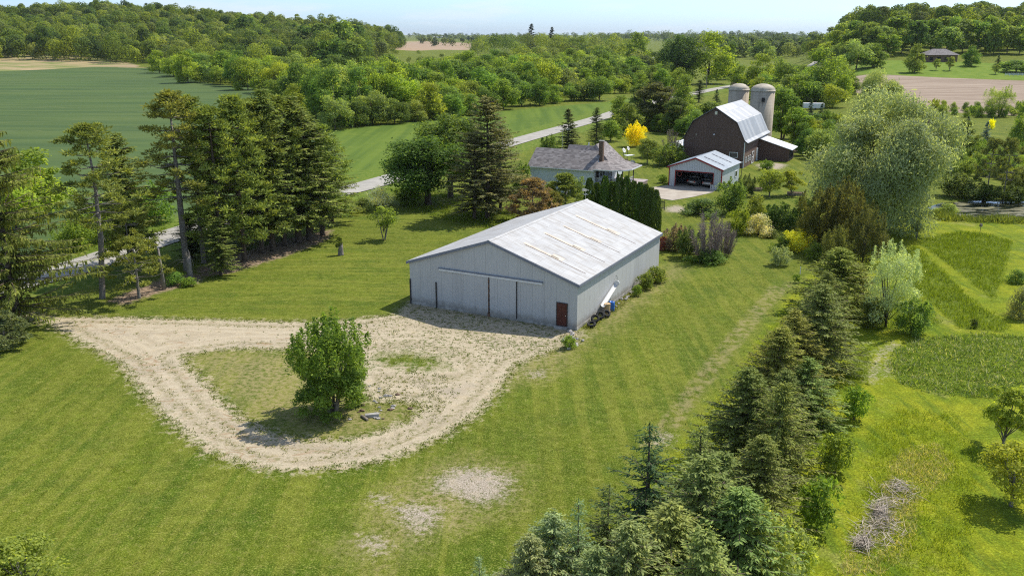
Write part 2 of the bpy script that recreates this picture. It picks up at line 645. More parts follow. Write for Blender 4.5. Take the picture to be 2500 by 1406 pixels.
def columnar(name, seed, H, R, n=5200, L=.26):
    """narrow hedge conifer clad in upright sprays"""
    g = np.random.default_rng(seed)
    nl = 60
    lz, la, lr = g.uniform(.02, 1, nl) ** .9, g.uniform(0, 6.28, nl), g.uniform(.3, .55, nl)
    own = g.integers(0, nl, n)
    prof = lambda t: np.sqrt(np.clip(1 - np.maximum(t - .15, 0) ** 2.6 / .72, 0, 1)) * (.86 + .14 * np.minimum(t * 6, 1))
    t = np.clip(lz[own] + g.normal(size=n) * .05, .0, 1)
    a = la[own] + g.normal(size=n) * .33
    r = R * prof(t) * (.72 + .32 * g.random(n)) + .03
    Pc = np.stack([r * np.cos(a), r * np.sin(a), t * H], 1)
    o = np.stack([np.cos(a), np.sin(a), np.zeros(n)], 1)
    D = np.array((0, 0, 1.)) + o * .35 + g.normal(size=(n, 3)) * .2
    N = o + g.normal(size=(n, 3)) * .5
    l = L * g.uniform(.7, 1.4, n)
    V = leaves(Pc, D, N, l, l * .42)
    tone = .45 * g.random(nl)[own] + .55 * g.random(n)
    crown = quad_mesh(name + '_crown', V, [M['needle']], tone)
    tk = trunk_mesh(name + '_trunk', [([(0, 0, -.1), (0, 0, H * .8)], [.09, .02])], M['bark'], 6)
    return Proto(crown, tk, H, R)


def barebush(name, seed, H, R, nst=26, mat='twig', leafn=0, L=.12):
    """upright bare stems with fine twigs"""
    g = np.random.default_rng(seed)
    tubes, Pl, Dl, Ll = [], [], [], []
    for i in range(nst):
        a, q = g.uniform(0, 6.28), g.random() ** .6
        b = np.array((R * .3 * q * math.cos(a), R * .3 * q * math.sin(a), -.1))
        e = np.array((R * .8 * q * math.cos(a), R * .8 * q * math.sin(a), H * g.uniform(.72, .95) * (1 - .42 * q * q)))
        m = b * .5 + e * .5 + g.normal(size=3) * .12
        tubes.append(([b, m, e], [.035, .022, .008]))
        k = 170
        f = g.uniform(.15, 1, k)
        p = b + (e - b) * f[:, None]
        d = unit(g.normal(size=(k, 3)) + (.5 * math.cos(a), .5 * math.sin(a), 1.0))
        l = g.uniform(.3, 1., k) * H * .13
        Pl.append(p + d * l[:, None] * .5)
        Dl.append(d)
        Ll.append(l)
    Pl, Dl, Ll = map(np.concatenate, (Pl, Dl, Ll))
    V = leaves(Pl, Dl, g.normal(size=Pl.shape), Ll, np.full(len(Ll), .04))
    tone = g.random(len(Ll))
    mi = np.zeros(len(Ll), int)
    if leafn:
        ii = g.integers(0, len(Pl), leafn)
        p = Pl[ii] + g.normal(size=(leafn, 3)) * .2
        l = L * g.uniform(.6, 1.4, leafn)
        V = np.concatenate([V, leaves(p, g.normal(size=p.shape), g.normal(size=p.shape) + (0, 0, 1), l, l * .5)])
        tone = np.concatenate([tone, g.random(leafn)])
        mi = np.concatenate([mi, np.ones(leafn, int)])
    crown = quad_mesh(name + '_crown', V, [M['twig'], M['leaf']], tone, mi)
    return Proto(crown, trunk_mesh(name + '_trunk', tubes, M[mat], 5), H, R)


PR = {}
# near kinds
PR['clump'] = broadleaf('round_clump_tree', 11, 6.2, 2.7, .0, 170, 34000, .175, .5, .155, stems=7, tr=.09, limbs=16, bark='greybark', top=1.3, skirt=.40, shoots=70)
PR['maple'] = broadleaf('maple', 12, 14, 5.6, 1.6, 46, 26000, .34, .62, .32, tr=.42, limbs=12)
PR['willow'] = broadleaf('willow', 13, 21, 10.2, .6, 74, 92000, .44, .30, .225, droop=.6, tr=.36, stems=4, limbs=26, top=.25, skirt=.3, fuzz=.04)
PR['silver'] = broadleaf('silver_willow', 14, 7, 2.9, .5, 52, 15000, .2, .27, .27, droop=.25, tr=.07, stems=5, limbs=14, top=.35, skirt=.15, shoots=24)
PR['fruit'] = broadleaf('fruit_tree', 15, 4.2, 2.2, .45, 46, 6400, .17, .5, .21, tr=.085, limbs=14, bark='greybark')
PR['fruit2'] = broadleaf('fruit_tree_tall', 16, 5.2, 2.0, .4, 46, 7200, .17, .5, .22, tr=.085, limbs=14, bark='greybark', top=.3)
PR['sapling'] = broadleaf('sapling', 17, 4.6, 1.5, 1.2, 24, 1700, .2, .5, .3, tr=.05, stems=4, limbs=12, bark='greybark')
PR['shrub'] = broadleaf('shrub', 18, 2.4, 1.5, .0, 38, 6000, .15, .55, .30, stems=5, tr=.03, limbs=5, skirt=.35, shoots=18)
PR['shrub2'] = broadleaf('loose_shrub', 19, 2.2, 1.6, .05, 30, 3600, .19, .4, .33, stems=5, tr=.03, limbs=6, droop=.2, skirt=.4)
PR['lowshrub'] = broadleaf('weedy_shrub', 20, 1.3, .75, .02, 16, 1900, .15, .4, .42, stems=4, tr=.015, limbs=3, top=.4, skirt=.35, shoots=9)
PR['yew'] = broadleaf('spreading_juniper', 21, 4.6, 2.5, .05, 70, 15000, .2, .3, .22, stems=4, tr=.08, limbs=6, droop=-.4, top=.5, skirt=.4, shoots=26)
PR['poplar'] = broadleaf('tall_broadleaf', 22, 13, 3.6, .6, 52, 13000, .36, .6, .28, tr=.2, stems=2, limbs=8, top=.5, skirt=.25)
# middle-distance broadleaf kinds
MID = []
for i, (h, r, b, n, q) in enumerate(((10, 4.6, .05, 22, .36), (11, 4.2, .1, 26, .33), (9, 5.0, .0, 26, .34), (13, 5.2, .3, 30, .31), (8, 4.2, .0, 20, .38), (12, 4.8, .1, 26, .34))):
    k = 'mid%d' % i
    PR[k] = broadleaf('field_tree_%s' % 'abcdef'[i], 40 + i, h, r, b, n, 7000, .46, .6, q, tr=.16, limbs=5, top=.6, skirt=.36)
    MID.append(k)
FARK = []
for i, (h, r, b, n, q) in enumerate(((16, 6.2, 1, 24, .36), (18, 6.0, 1.5, 28, .33), (15, 6.6, 1, 26, .35), (17, 5.2, 1.5, 22, .38))):
    k = 'far%d' % i
    PR[k] = broadleaf('wood_tree_%s' % 'abcd'[i], 60 + i, h, r, b, n, 2600, 1.0, .65, q, tr=.22, limbs=3, top=.8, skirt=.25)
    FARK.append(k)
# conifers
PR['norway'] = conifer('weeping_spruce', 71, 17, 5.6, 1.5, dz=.5, nb=8, seg=.2, L=.42, W=.075, pend=1.0, taper=.75, lo=-.16, hi=.4, gap=.08, curl=.1)
PR['spruceA'] = conifer('tall_spruce', 72, 17, 2.9, 3.0, dz=.27, nb=5, seg=.22, L=.46, W=.12, pend=.5, taper=.6, gap=.1, bare=8)
PR['spruceB'] = conifer('tall_spruce_b', 73, 16, 2.6, 3.2, dz=.27, nb=4, seg=.22, L=.46, W=.12, pend=.5, taper=.5, gap=.15, bare=10)
PR['spruceC'] = conifer('tall_spruce_c', 74, 15, 3.0, 2.2, dz=.27, nb=5, seg=.22, L=.44, W=.12, pend=.4, taper=.55, gap=.15, bare=6)
PR['ragged'] = pine('ragged_spruce', 85, 17, 2.9, 3.6, nw=19, nb=5, tuft=.78, nq=34, bark='bark', bare=10, L=.36)
PR['raggedB'] = pine('ragged_spruce_b', 86, 16, 2.7, 2.6, nw=19, nb=5, tuft=.8, nq=34, bark='bark', bare=8, L=.38)
PR['openspruce'] = conifer('open_spruce', 75, 16, 4.0, 2.2, dz=.42, nb=6, seg=.22, L=.46, W=.13, pend=.45, taper=.6, gap=.14, lo=-.2, bare=6)
PR['youngA'] = conifer('young_spruce', 76, 7, 2.5, .25, dz=.27, nb=10, seg=.13, L=.27, W=.06, pend=.35, taper=.9, lo=-.12, hi=.6)
PR['youngB'] = conifer('young_spruce_b', 77, 8, 2.6, .25, dz=.28, nb=10, seg=.13, L=.27, W=.06, pend=.45, taper=.8, lo=-.2, hi=.5)
PR['youngC'] = conifer('young_spruce_c', 78, 6.5, 2.0, .25, dz=.36, nb=7, seg=.13, L=.25, W=.05, pend=.3, taper=.9, lo=-.05, hi=.5, gap=.15)
PR['midspruce'] = conifer('compact_spruce', 79, 9, 3.0, .3, dz=.42, nb=8, seg=.3, L=.55, W=.2, pend=.25, taper=.9)
PR['pineA'] = pine('tall_pine', 81, 20, 3.6, 8.6, nw=13, nb=5, tuft=.85, nq=44)
PR['pineB'] = pine('leaning_pine', 82, 17, 3.3, 7.6, nw=11, nb=5, tuft=.8, nq=44, lean=-.05)
PR['pineC'] = pine('low_pine', 83, 8, 3.6, 3.0, nw=6, nb=7, tuft=.75, nq=60, bare=5, roundtop=True, tr=.17)
PR['bushpine'] = pine('bushy_pine', 84, 5.5, 2.8, .6, nw=8, nb=6, tuft=.65, nq=60, bare=2, tr=.11)
PR['column'] = columnar('hedge_column', 91, 6, .95)
PR['columnB'] = columnar('hedge_column_b', 92, 5.6, .9)
PR['bare'] = barebush('bare_shrub', 93, 5, 2.6)
PR['baretree'] = barebush('half_bare_tree', 94, 5, 2.6, nst=14, leafn=1500)
PR['baretree'].R = 2.6

# leaf colours (albedo)
G_MID, G_DARK, G_LIT, G_YEL = (.105, .15, .028), (.06, .10, .024), (.15, .20, .03), (.20, .225, .028)
G_SPR, G_BLUE, G_OLIVE, G_SILV = (.128, .142, .034), (.115, .142, .044), (.130, .142, .036), (.22, .25, .12)
rnd = random.Random(7)


def plant(name, kind, x, y, h, wd, col, label, cat, group=None, rz=None, one=False, jit=.06):
    """a copy of the kind's trunk and crown standing at x, y with height h and spread wd"""
    p = PR[kind]
    z = tz(x, y)
    sz, sx = h / p.H, wd / (2 * p.R)
    rz = rnd.uniform(0, 6.28) if rz is None else rz
    r = empty(name, (x, y, z - .02), rz, label, cat, group)
    r.scale = (sx, sx, sz)
    t = link('trunk', p.trunk, r)
    c = link('crown', p.crown, r)
    j = [1 + rnd.uniform(-jit, jit) for _ in range(3)]
    k = (2.05 if p.crown.materials[0].name == 'needle' else 1.95)
    c.color = (*[min(.85, v * q * k) for v, q in zip(col, j)], 1)
    return r


def tree_px(name, kind, bx, by, ty, wpx, col, label, cat='tree', group=None, tx=None, **k):
    x, y = gp(bx, by)
    z0 = tz(x, y)
    h = ztop(y, ty) - z0
    d = depth(y, z0 + h * .5)
    return plant(name, kind, x, y, h, wpx * d / F, col, label, cat, group, **k)

# ------------------------------------------------------------------ the land: one graded sheet cut into lawn, drive, fields
def graded(a, b, step, lo, hi, g):
    c = list(np.arange(a, b, step))
    s, v = step, c[-1]
    while v < hi:
        s *= g
        v += s
        c.append(v)
    s, v = step, c[0]
    pre = []
    while v > lo:
        s *= g
        v -= s
        pre.append(v)
    return np.array(pre[::-1] + c)


gx = graded(-58, 62, .34, -9000, 9000, 1.055)
gy = graded(30, 140, .34, -400, 13000, 1.035)
XX, YY = np.meshgrid(gx, gy)
X, Y = XX.ravel(), YY.ravel()
Z = TZ(X, Y)
near = (np.abs(X) < 110) & (Y > 10) & (Y < 260)


def sd(poly, sel=None):
    out = np.full(X.shape, -50.)
    s = near if sel is None else sel
    out[s] = np.clip(seg_d(X[s], Y[s], poly, True), -50, 50)
    return out


ALL = np.ones(X.shape, bool)
outer = P((120, 790), (190, 830), (250, 862), (300, 890), (330, 930), (375, 985), (430, 1040), (490, 1088), (560, 1122), (640, 1142), (720, 1150), (800, 1144),
          (900, 1130), (1000, 1100), (1080, 1062), (1150, 1020), (1205, 968), (1235, 920), (1260, 888), (1330, 862), (1400, 838), (1425, 812), (1300, 780), (1150, 758), (1000, 738),
          (965, 768), (850, 782), (700, 786), (520, 781), (350, 777), (230, 774), (140, 776), (60, 760), (20, 770))
island = P((440, 868), (560, 850), (700, 852), (830, 858), (890, 880), (880, 930), (900, 975), (985, 980), (1030, 985), (1010, 1022), (930, 1055), (840, 1076), (740, 1074), (655, 1056),
           (590, 1022), (545, 985), (500, 935), (465, 900))
gravelisl = P((890, 915), (960, 905), (1000, 915), (1000, 960), (960, 975), (915, 960))
weedp = sd(P((900, 868), (985, 858), (1075, 872), (1092, 900), (1010, 906), (925, 892)))
sd_drive = np.minimum(np.minimum(sd(outer), -sd(island)), -weedp * .6 + .1)
bare = np.maximum.reduce([sd(P(*q)) for q in (
    [(1060, 1170), (1120, 1140), (1200, 1145), (1250, 1165), (1235, 1215), (1170, 1232), (1110, 1215), (1060, 1195)],
    [(955, 1240), (1010, 1225), (1080, 1245), (1060, 1285), (1020, 1305), (985, 1275)],
    [(880, 1310), (920, 1312), (950, 1335), (925, 1352), (890, 1335)],
    [(1590, 1070), (1615, 1056), (1640, 1062), (1625, 1085), (1598, 1088)],
    [(915, 1210), (950, 1212), (945, 1232), (920, 1228)],
    [(1290, 905), (1330, 905), (1325, 920), (1295, 920)],
    [(1840, 402), (1880, 396), (1925, 402), (1905, 414), (1860, 414)],
    [(1620, 508), (1650, 500), (1690, 510), (1660, 520), (1628, 518)],
    [(2183, 835), (2150, 858), (2130, 890), (2122, 930), (2132, 935), (2142, 892), (2160, 865), (2192, 842)],
    [(2168, 880), (2160, 905), (2168, 918), (2174, 900)])])
halo = np.maximum.reduce([sd(island)] + [sd(P(*q)) for q in ([(850, 1330), (960, 1190), (1130, 1100), (1270, 1150), (1260, 1230), (1100, 1300), (960, 1370), (860, 1370)],
                                              [(1180, 960), (1240, 870), (1400, 830), (1420, 880), (1300, 930)], [(1400, 830), (1500, 740), (1640, 640), (1680, 660), (1500, 800), (1430, 860)])])
mulch = np.maximum.reduce([sd(P(*q)) for q in ([(265, 735), (330, 705), (420, 672), (500, 668), (490, 690), (400, 712), (300, 745)], [(480, 655), (560, 625), (700, 585), (810, 560), (800, 585), (700, 625), (560, 668), (490, 676)])])
meadow = sd(P((1230, 1500), (1420, 1330), (1640, 1110), (1800, 900), (1935, 705), (1990, 655), (2120, 590), (2160, 560), (2300, 535), (2700, 555), (2900, 1500)))
T_POLY = [P((2235, 592), (2300, 572), (2390, 566), (2470, 590), (2445, 690), (2425, 735), (2345, 668), (2285, 625)),
          P((2130, 650), (2235, 600), (2305, 665), (2380, 740), (2470, 795), (2450, 812), (2345, 803), (2265, 735), (2215, 690)),
          P((2168, 890), (2190, 850), (2250, 825), (2400, 815), (2560, 830), (2560, 975), (2420, 972), (2300, 965), (2200, 940)),
          P((2035, 945), (2060, 890), (2110, 845), (2128, 850), (2122, 930), (2090, 955)),
          P((2120, 720), (2210, 690), (2300, 790), (2240, 800), (2130, 810))]
tall = np.maximum.reduce([sd(q) for q in T_POLY])
rough = np.maximum(sd(P((1960, 1420), (2060, 1250), (2130, 1060), (2180, 980), (2420, 985), (2600, 1000), (2700, 1420), (2100, 1450))), -50)
wheat = sd(P((-500, 178), (-150, 178), (0, 175), (120, 170), (240, 163), (370, 168), (440, 188), (520, 205), (640, 218), (700, 262), (780, 300), (815, 330), (835, 420), (700, 462), (560, 500), (400, 548), (200, 606), (0, 668), (-500, 800)), ALL)
stub = sd(P((-600, 125), (0, 132), (180, 135), (300, 150), (370, 168), (240, 163), (120, 170), (0, 175), (-150, 178), (-600, 180)), ALL)
farf = sd(P((890, 104), (1000, 100), (1150, 106), (1150, 122), (890, 124)), ALL)
hay = sd(P((640, 218), (815, 318), (1000, 298), (1120, 288), (1240, 270), (1480, 250), (1560, 235), (1500, 268), (1330, 318), (1100, 380), (960, 422), (835, 455), (815, 335), (700, 262)), ALL)
plow = sd(P((2070, 190), (2170, 182), (2300, 190), (2420, 195), (2700, 205), (2800, 300), (2420, 280), (2330, 275), (2200, 255), (2080, 225)), ALL)
plow = np.maximum(plow, sd(P((1925, 215), (1985, 205), (2000, 235), (1960, 248), (1930, 245)), ALL))
hill_lawn = sd(P((2080, 160), (2170, 148), (2300, 150), (2500, 158), (2800, 165), (2800, 205), (2300, 190), (2070, 188)), ALL)
farg = sd(P((1780, 103), (1920, 103), (1920, 119), (1780, 119)), ALL)
TRK = [P((1645, 1040), (1700, 960), (1780, 860), (1860, 760), (1930, 690)), P((1580, 1090), (1650, 1000), (1740, 880), (1830, 770), (1890, 700)), P((1940, 710), (1985, 690))]
track = np.full(X.shape, 9.)
track[near] = np.minimum.reduce([seg_d(X[near], Y[near], q, False) for q in TRK])
ROAD = [(-95, 40), (-72, 68), (-58.5, 84), (-51, 94.6), (-45.3, 112.8), (-39.7, 128.4), (-34.0, 139.5), (-26.6, 151), (-14.4, 180.8), (2.1, 221.3), (25.5, 275.7), (48.8, 335), (70, 377), (96.4, 429.6), (130, 487), (175, 560), (240, 660), (330, 800)]


def smooth(pts, n=8):
    p = np.array(pts, float)
    p = np.vstack([2 * p[0] - p[1], p, 2 * p[-1] - p[-2]])
    out = []
    for i in range(1, len(p) - 2):
        for t in np.linspace(0, 1, n, endpoint=False):
            out.append(.5 * ((2 * p[i]) + (-p[i - 1] + p[i + 1]) * t + (2 * p[i - 1] - 5 * p[i] + 4 * p[i + 1] - p[i + 2]) * t * t + (-p[i - 1] + 3 * p[i] - 3 * p[i + 1] + p[i + 2]) * t ** 3))
    return np.array(out)


RD = smooth([(x, y) for x, y in ROAD])
rsel = (np.abs(X) < 700) & (Y > 0) & (Y < 900)
roadd = np.full(X.shape, 50.)
roadd[rsel] = seg_d(X[rsel], Y[rsel], [tuple(q) for q in RD], False)
verge = np.clip(9 - roadd, -20, 20)
POND = P((2265, 505), (2300, 494), (2400, 488), (2560, 492), (2640, 530), (2560, 537), (2450, 531), (2370, 529), (2310, 524), (2280, 516))
sd_pond = sd(POND)
Z = Z - .45 * sstep((sd_pond + .8) / 2.5)
Z = Z - .10 * sstep((4.2 - roadd) / 1.5) * (roadd < 4.2)

attrs = dict(drive=sd_drive, bare=bare, halo=halo, mulch=mulch, meadow=meadow, tall=tall, wheat=wheat, stub=np.maximum(stub, farf), hay=hay, plow=plow, hlawn=np.maximum(hill_lawn, farg), track=track, verge=verge)
fine = near & (np.abs(X) < 62) & (Y < 142)

t = NT('ground')
p = t.pos()
n1 = t.noise(p, .035, 3)
n2 = t.noise(p, .22, 5, .6)
n3 = t.noise(p, 1.3, 4, .65)
n4 = t.noise(p, 6.0, 3, .7)
n5 = t.noise(p, 2.6, 6, .72)
nfine = t.noise(p, 11., 3, .75)
cl = t.noise(p, .9, 5, .6)
stk1 = t.noise(t.map(p, (1.0, .04, 1), (0, 0, math.radians(27.4))), 1.0, 4, .6)
stk2 = t.noise(t.map(p, (.06, .7, 1), (0, 0, math.radians(12))), 1.0, 4, .6)
stk3 = t.noise(t.map(p, (1.05, .035, 1), (0, 0, math.radians(-58))), 1.0, 3, .5)
mow = t.mix(t.ss(t.xyz(p)[0], -6, 10), t.mix(t.ss(t.xyz(p)[1], 70, 78), stk3, stk2), stk1)
# lawn
c = t.mix(t.ss(n2, .3, .7), (.070, .118, .012), (.150, .182, .020))
c = t.mix(t.m('MULTIPLY', t.m('MULTIPLY', t.ss(mow, .45, .58), t.ss(n2, .2, .5)), .62), c, (.225, .228, .045))
c = t.mix(t.m('MULTIPLY', t.ss(n1, .42, .62), .45), c, (.110, .135, .017))
c = t.mix(t.m('MULTIPLY', t.ss(n5, .50, .68), .6), c, (.25, .215, .095))
c = t.mix(t.m('MULTIPLY', t.ss(n4, .48, .66), .75), c, (.060, .085, .012))
c = t.mix(t.m('MULTIPLY', t.ss(nfine, .50, .66), .55), c, (.28, .265, .09))
c = t.mix(1., c, (.86, .90, .62), 'MULTIPLY')
lum = t.m('MULTIPLY', t.m('MULTIPLY', t.ss(n3, .3, .7, .84, 1.16), t.ss(n4, .3, .7, .70, 1.30)), t.ss(nfine, .3, .7, .62, 1.38))
c = t.mix(1., c, t.comb(lum, lum, lum), 'MULTIPLY')
# dry halo round the bare patches
hm = t.m('MULTIPLY', t.ss(t.m('ADD', t.attr('halo'), t.m('MULTIPLY', t.m('SUBTRACT', n2, .5), 7.)), -2., 3.), t.ss(n5, .35, .62))
c = t.mix(t.m('MULTIPLY', hm, .75), c, (.32, .255, .13))
# wheel tracks in the grass
tk = t.m('MULTIPLY', t.ss(t.attr('track'), .75, .15), t.ss(n3, .40, .62))
c = t.mix(t.m('MULTIPLY', tk, .55), c, (.30, .235, .13))
# bright meadow grass
md = t.mix(t.ss(n2, .35, .68), (.125, .172, .008), (.235, .25, .012))
md = t.mix(t.m('MULTIPLY', t.ss(n5, .5, .72), .65), md, (.075, .13, .010))
md = t.mix(t.m('MULTIPLY', t.ss(n4, .55, .75), .5), md, (.28, .28, .06))
mst = t.noise(t.map(p, (.55, .07, 1), (0, 0, math.radians(24))), 1.6, 5, .65)
md = t.mix(t.m('MULTIPLY', t.ss(mst, .50, .66), .7), md, (.070, .118, .010))
md = t.mix(t.m('MULTIPLY', t.ss(t.noise(p, .16, 5, .7), .54, .70), .45), md, (.29, .27, .09))
md = t.mix(1., md, t.comb(lum, lum, lum), 'MULTIPLY')
c = t.mix(t.ss(t.m('ADD', t.attr('meadow'), t.m('MULTIPLY', t.m('SUBTRACT', n3, .5), 2.)), -.5, .7), c, md)
tl = t.mix(t.ss(n5, .38, .66), (.068, .112, .010), (.175, .21, .022))
tl = t.mix(t.m('MULTIPLY', t.ss(n3, .55, .75), .5), tl, (.30, .27, .11))
c = t.mix(t.m('MULTIPLY', t.ss(t.m('ADD', t.attr('tall'), t.m('MULTIPLY', t.m('SUBTRACT', n3, .5), 1.)), -.2, .35), .85), c, tl)
# hay, wheat, stubble, ploughed land, far lawns
rows = t.noise(t.map(p, (.30, .012, 1), (0, 0, math.radians(-32))), 1., 3)
hy = t.mix(t.ss(rows, .36, .66), (.078, .128, .020), (.118, .172, .024))
hy = t.mix(t.m('MULTIPLY', t.ss(n2, .5, .7), .4), hy, (.16, .20, .03))
wob = lambda a, k, lo, hi: t.ss(t.m('ADD', t.attr(a), t.m('MULTIPLY', t.m('SUBTRACT', n2, .5), k)), lo, hi)
c = t.mix(wob('hay', 4., -1, 1), c, hy)
wrow = t.noise(t.map(p, (.012, .11, 1), (0, 0, math.radians(17))), 1., 5, .62)
wh = t.mix(t.ss(wrow, .36, .64), (.058, .098, .033), (.092, .132, .040))
wh = t.mix(t.m('MULTIPLY', t.ss(n5, .45, .7), .35), wh, (.095, .140, .06))
wx = t.xyz(t.map(p, (1, 1, 1), (0, 0, math.radians(-14))))[1]
trm = t.ss(t.m('ABSOLUTE', t.m('SUBTRACT', t.m('FRACT', t.m('DIVIDE', t.m('ADD', wx, t.m('MULTIPLY', n1, 30.)), 27.)), .5)), .035, .012)
wh = t.mix(t.m('MULTIPLY', trm, .45), wh, (.125, .155, .055))
wh = t.mix(t.m('MULTIPLY', t.ss(t.noise(p, .018, 4, .6), .48, .66), .4), wh, (.085, .135, .038))
c = t.mix(wob('wheat', 3., -1, 1), c, wh)
srow = t.noise(t.map(p, (.02, .07, 1), (0, 0, .5), (3, 1, 0)), 1.0, 5, .6, 1.2)
sb = t.mix(t.ss(srow, .42, .58), (.37, .28, .155), (.17, .20, .06))
c = t.mix(wob('stub', 6., -2, 2), c, t.mix(t.ss(t.xyz(p)[0], -330., -270.), sb, (.34, .245, .16)))
prow = t.noise(t.map(p, (.04, .55, 1), (0, 0, -.12)), 1., 5, .7)
pl = t.mix(t.ss(prow, .35, .65), (.225, .165, .12), (.36, .285, .215))
pl = t.mix(t.m('MULTIPLY', t.ss(n4, .5, .7), .5), pl, (.42, .345, .26))
c = t.mix(wob('plow', 3., -1, 1), c, pl)
c = t.mix(wob('hlawn', 4., -1, 1), c, t.mix(t.ss(n2, .35, .65), (.115, .185, .02), (.165, .225, .03)))
vg = t.mix(t.ss(n3, .4, .65), (.085, .145, .014), (.18, .21, .04))
c = t.mix(t.m('MULTIPLY', t.ss(t.m('ADD', t.attr('verge'), t.m('MULTIPLY', t.m('SUBTRACT', n2, .5), 6.)), -1, 1.5), .85), c, vg)
# needle litter, bare stony spots, gravel
ml = t.mix(t.ss(n5, .4, .65), (.165, .115, .075), (.36, .27, .19))
c = t.mix(t.ss(t.m('ADD', t.attr('mulch'), t.m('MULTIPLY', t.m('SUBTRACT', n3, .5), 3.)), -.5, .6), c, ml)
st = t.mix(t.ss(nfine, .40, .62), (.25, .20, .15), (.50, .435, .36))
st = t.mix(t.m('MULTIPLY', t.ss(n3, .5, .7), .5), st, (.43, .35, .23))
bm = t.ss(t.m('ADD', t.attr('bare'), t.m('ADD', t.m('MULTIPLY', t.m('SUBTRACT', n5, .5), 5.0), t.m('MULTIPLY', t.m('SUBTRACT', n4, .5), 2.6))), -.5, 1.1)
c = t.mix(t.m('MULTIPLY', bm, .92), c, st)
dv = t.attr('drive')
rut = t.noise(t.comb(t.m('MULTIPLY', dv, .8), t.m('MULTIPLY', cl, 1.6)), 1.4, 3)
gr = t.mix(t.ss(rut, .36, .64), (.375, .325, .24), (.475, .42, .32))
gr = t.mix(t.m('MULTIPLY', t.ss(n2, .5, .72), .6), gr, (.35, .305, .245))
gr = t.mix(t.m('MULTIPLY', t.ss(n3, .5, .75), .45), gr, (.46, .36, .215))
gr = t.mix(t.m('MULTIPLY', t.ss(n4, .52, .75), .45), gr, (.26, .22, .16))
gr = t.mix(t.m('MULTIPLY', t.ss(nfine, .52, .70), .55), gr, (.60, .54, .44))
glum = t.m('MULTIPLY', t.ss(n4, .3, .7, .88, 1.10), t.ss(nfine, .3, .7, .84, 1.14))
gr = t.mix(1., gr, t.comb(glum, glum, glum), 'MULTIPLY')
# strip of turf between the wheel tracks
gmid = t.m('MULTIPLY', t.ss(t.m('ABSOLUTE', t.m('SUBTRACT', t.attr('drive'), 1.35)), .6, .1), t.ss(n5, .46, .57))
gr = t.mix(t.m('MULTIPLY', gmid, .55), gr, (.15, .15, .045))
grey = t.m('MULTIPLY', t.ss(t.attr('drive'), 2.2, 3.6), t.m('MULTIPLY', t.ss(t.xyz(p)[0], -9., -6.), t.ss(t.xyz(p)[1], 68., 64.)))
gr = t.mix(t.m('MULTIPLY', grey, .75), gr, (.30, .275, .245))
# rusty runoff rills in the gravel at the left
xs, ys, _ = t.xyz(p)
rl = t.m('ABSOLUTE', t.m('SUBTRACT', t.noise(t.map(p, (.10, .34, 1), (0, 0, .35)), 1.5, 3, .5, .6), .5))
rm = t.m('MULTIPLY', t.ss(rl, .012, .003), t.m('MULTIPLY', t.ss(xs, -8., -16.), t.ss(n2, .42, .58)))
gr = t.mix(t.m('MULTIPLY', rm, .6), gr, (.27, .165, .085))
# weeds sprinkled over the gravel, thick by the barn
wz = t.m('MULTIPLY', t.ss(xs, -22., -4.), t.ss(ys, 61., 70.))
th = t.m('SUBTRACT', .61, t.m('ADD', t.m('MULTIPLY', wz, .08), t.m('MULTIPLY', t.m('SUBTRACT', n2, .5), .22)))
wd = t.ss(n5, th, t.m('ADD', th, .05))
gr = t.mix(t.m('MULTIPLY', wd, .85), gr, (.10, .13, .03))
gr = t.mix(1., gr, (1.0, .96, .89), 'MULTIPLY')
dm = t.ss(t.m('ADD', dv, t.m('ADD', t.m('MULTIPLY', t.m('SUBTRACT', n3, .5), 4.2), t.m('ADD', t.m('MULTIPLY', t.m('SUBTRACT', n5, .5), 2.0), t.m('MULTIPLY', t.m('SUBTRACT', n4, .5), 1.6)))), -.85, .7)
c = t.mix(dm, c, gr)
h = t.m('ADD', t.m('MULTIPLY', n5, .7), t.m('MULTIPLY', nfine, .5))
t.bump(h, .55, .10)
M['ground'] = t.fin(c, .95, 0, .08)

ny, nx = XX.shape
idx = np.arange(nx * ny).reshape(ny, nx)
Q = np.stack([idx[:-1, :-1], idx[:-1, 1:], idx[1:, 1:], idx[1:, :-1]], -1).reshape(-1, 4)
fa = lambda a: a[Q].mean(1)
reg = np.zeros(len(Q), int)
NAMES = ['lawn', 'meadow', 'hay_field', 'wheat_field', 'stubble_field', 'plowed_field', 'gravel_drive', 'bare_ground', 'needle_litter']
for k, a in ((1, attrs['meadow']), (2, hay), (3, wheat), (4, attrs['stub']), (5, plow), (6, sd_drive), (7, bare), (8, mulch)):
    reg[fa(a) > 0] = k
for k, nm in enumerate(NAMES):
    q = Q[reg == k]
    u, inv = np.unique(q, return_inverse=True)
    me = bpy.data.meshes.new(nm)
    me.vertices.add(len(u))
    me.vertices.foreach_set('co', np.stack([X[u], Y[u], Z[u]], 1).astype(np.float32).ravel())
    me.loops.add(len(q) * 4)
    me.loops.foreach_set('vertex_index', inv.ravel().astype(np.int32))
    me.polygons.add(len(q))
    me.polygons.foreach_set('loop_start', np.arange(0, len(q) * 4, 4, dtype=np.int32))
    me.materials.append(M['ground'])
    for an, av in attrs.items():
        me.attributes.new(an, 'FLOAT', 'POINT').data.foreach_set('value', av[u].astype(np.float32))
    me.update(calc_edges=True)
    me.polygons.foreach_set('use_smooth', [True] * len(q))
    tag(link(nm, me), kind='structure')


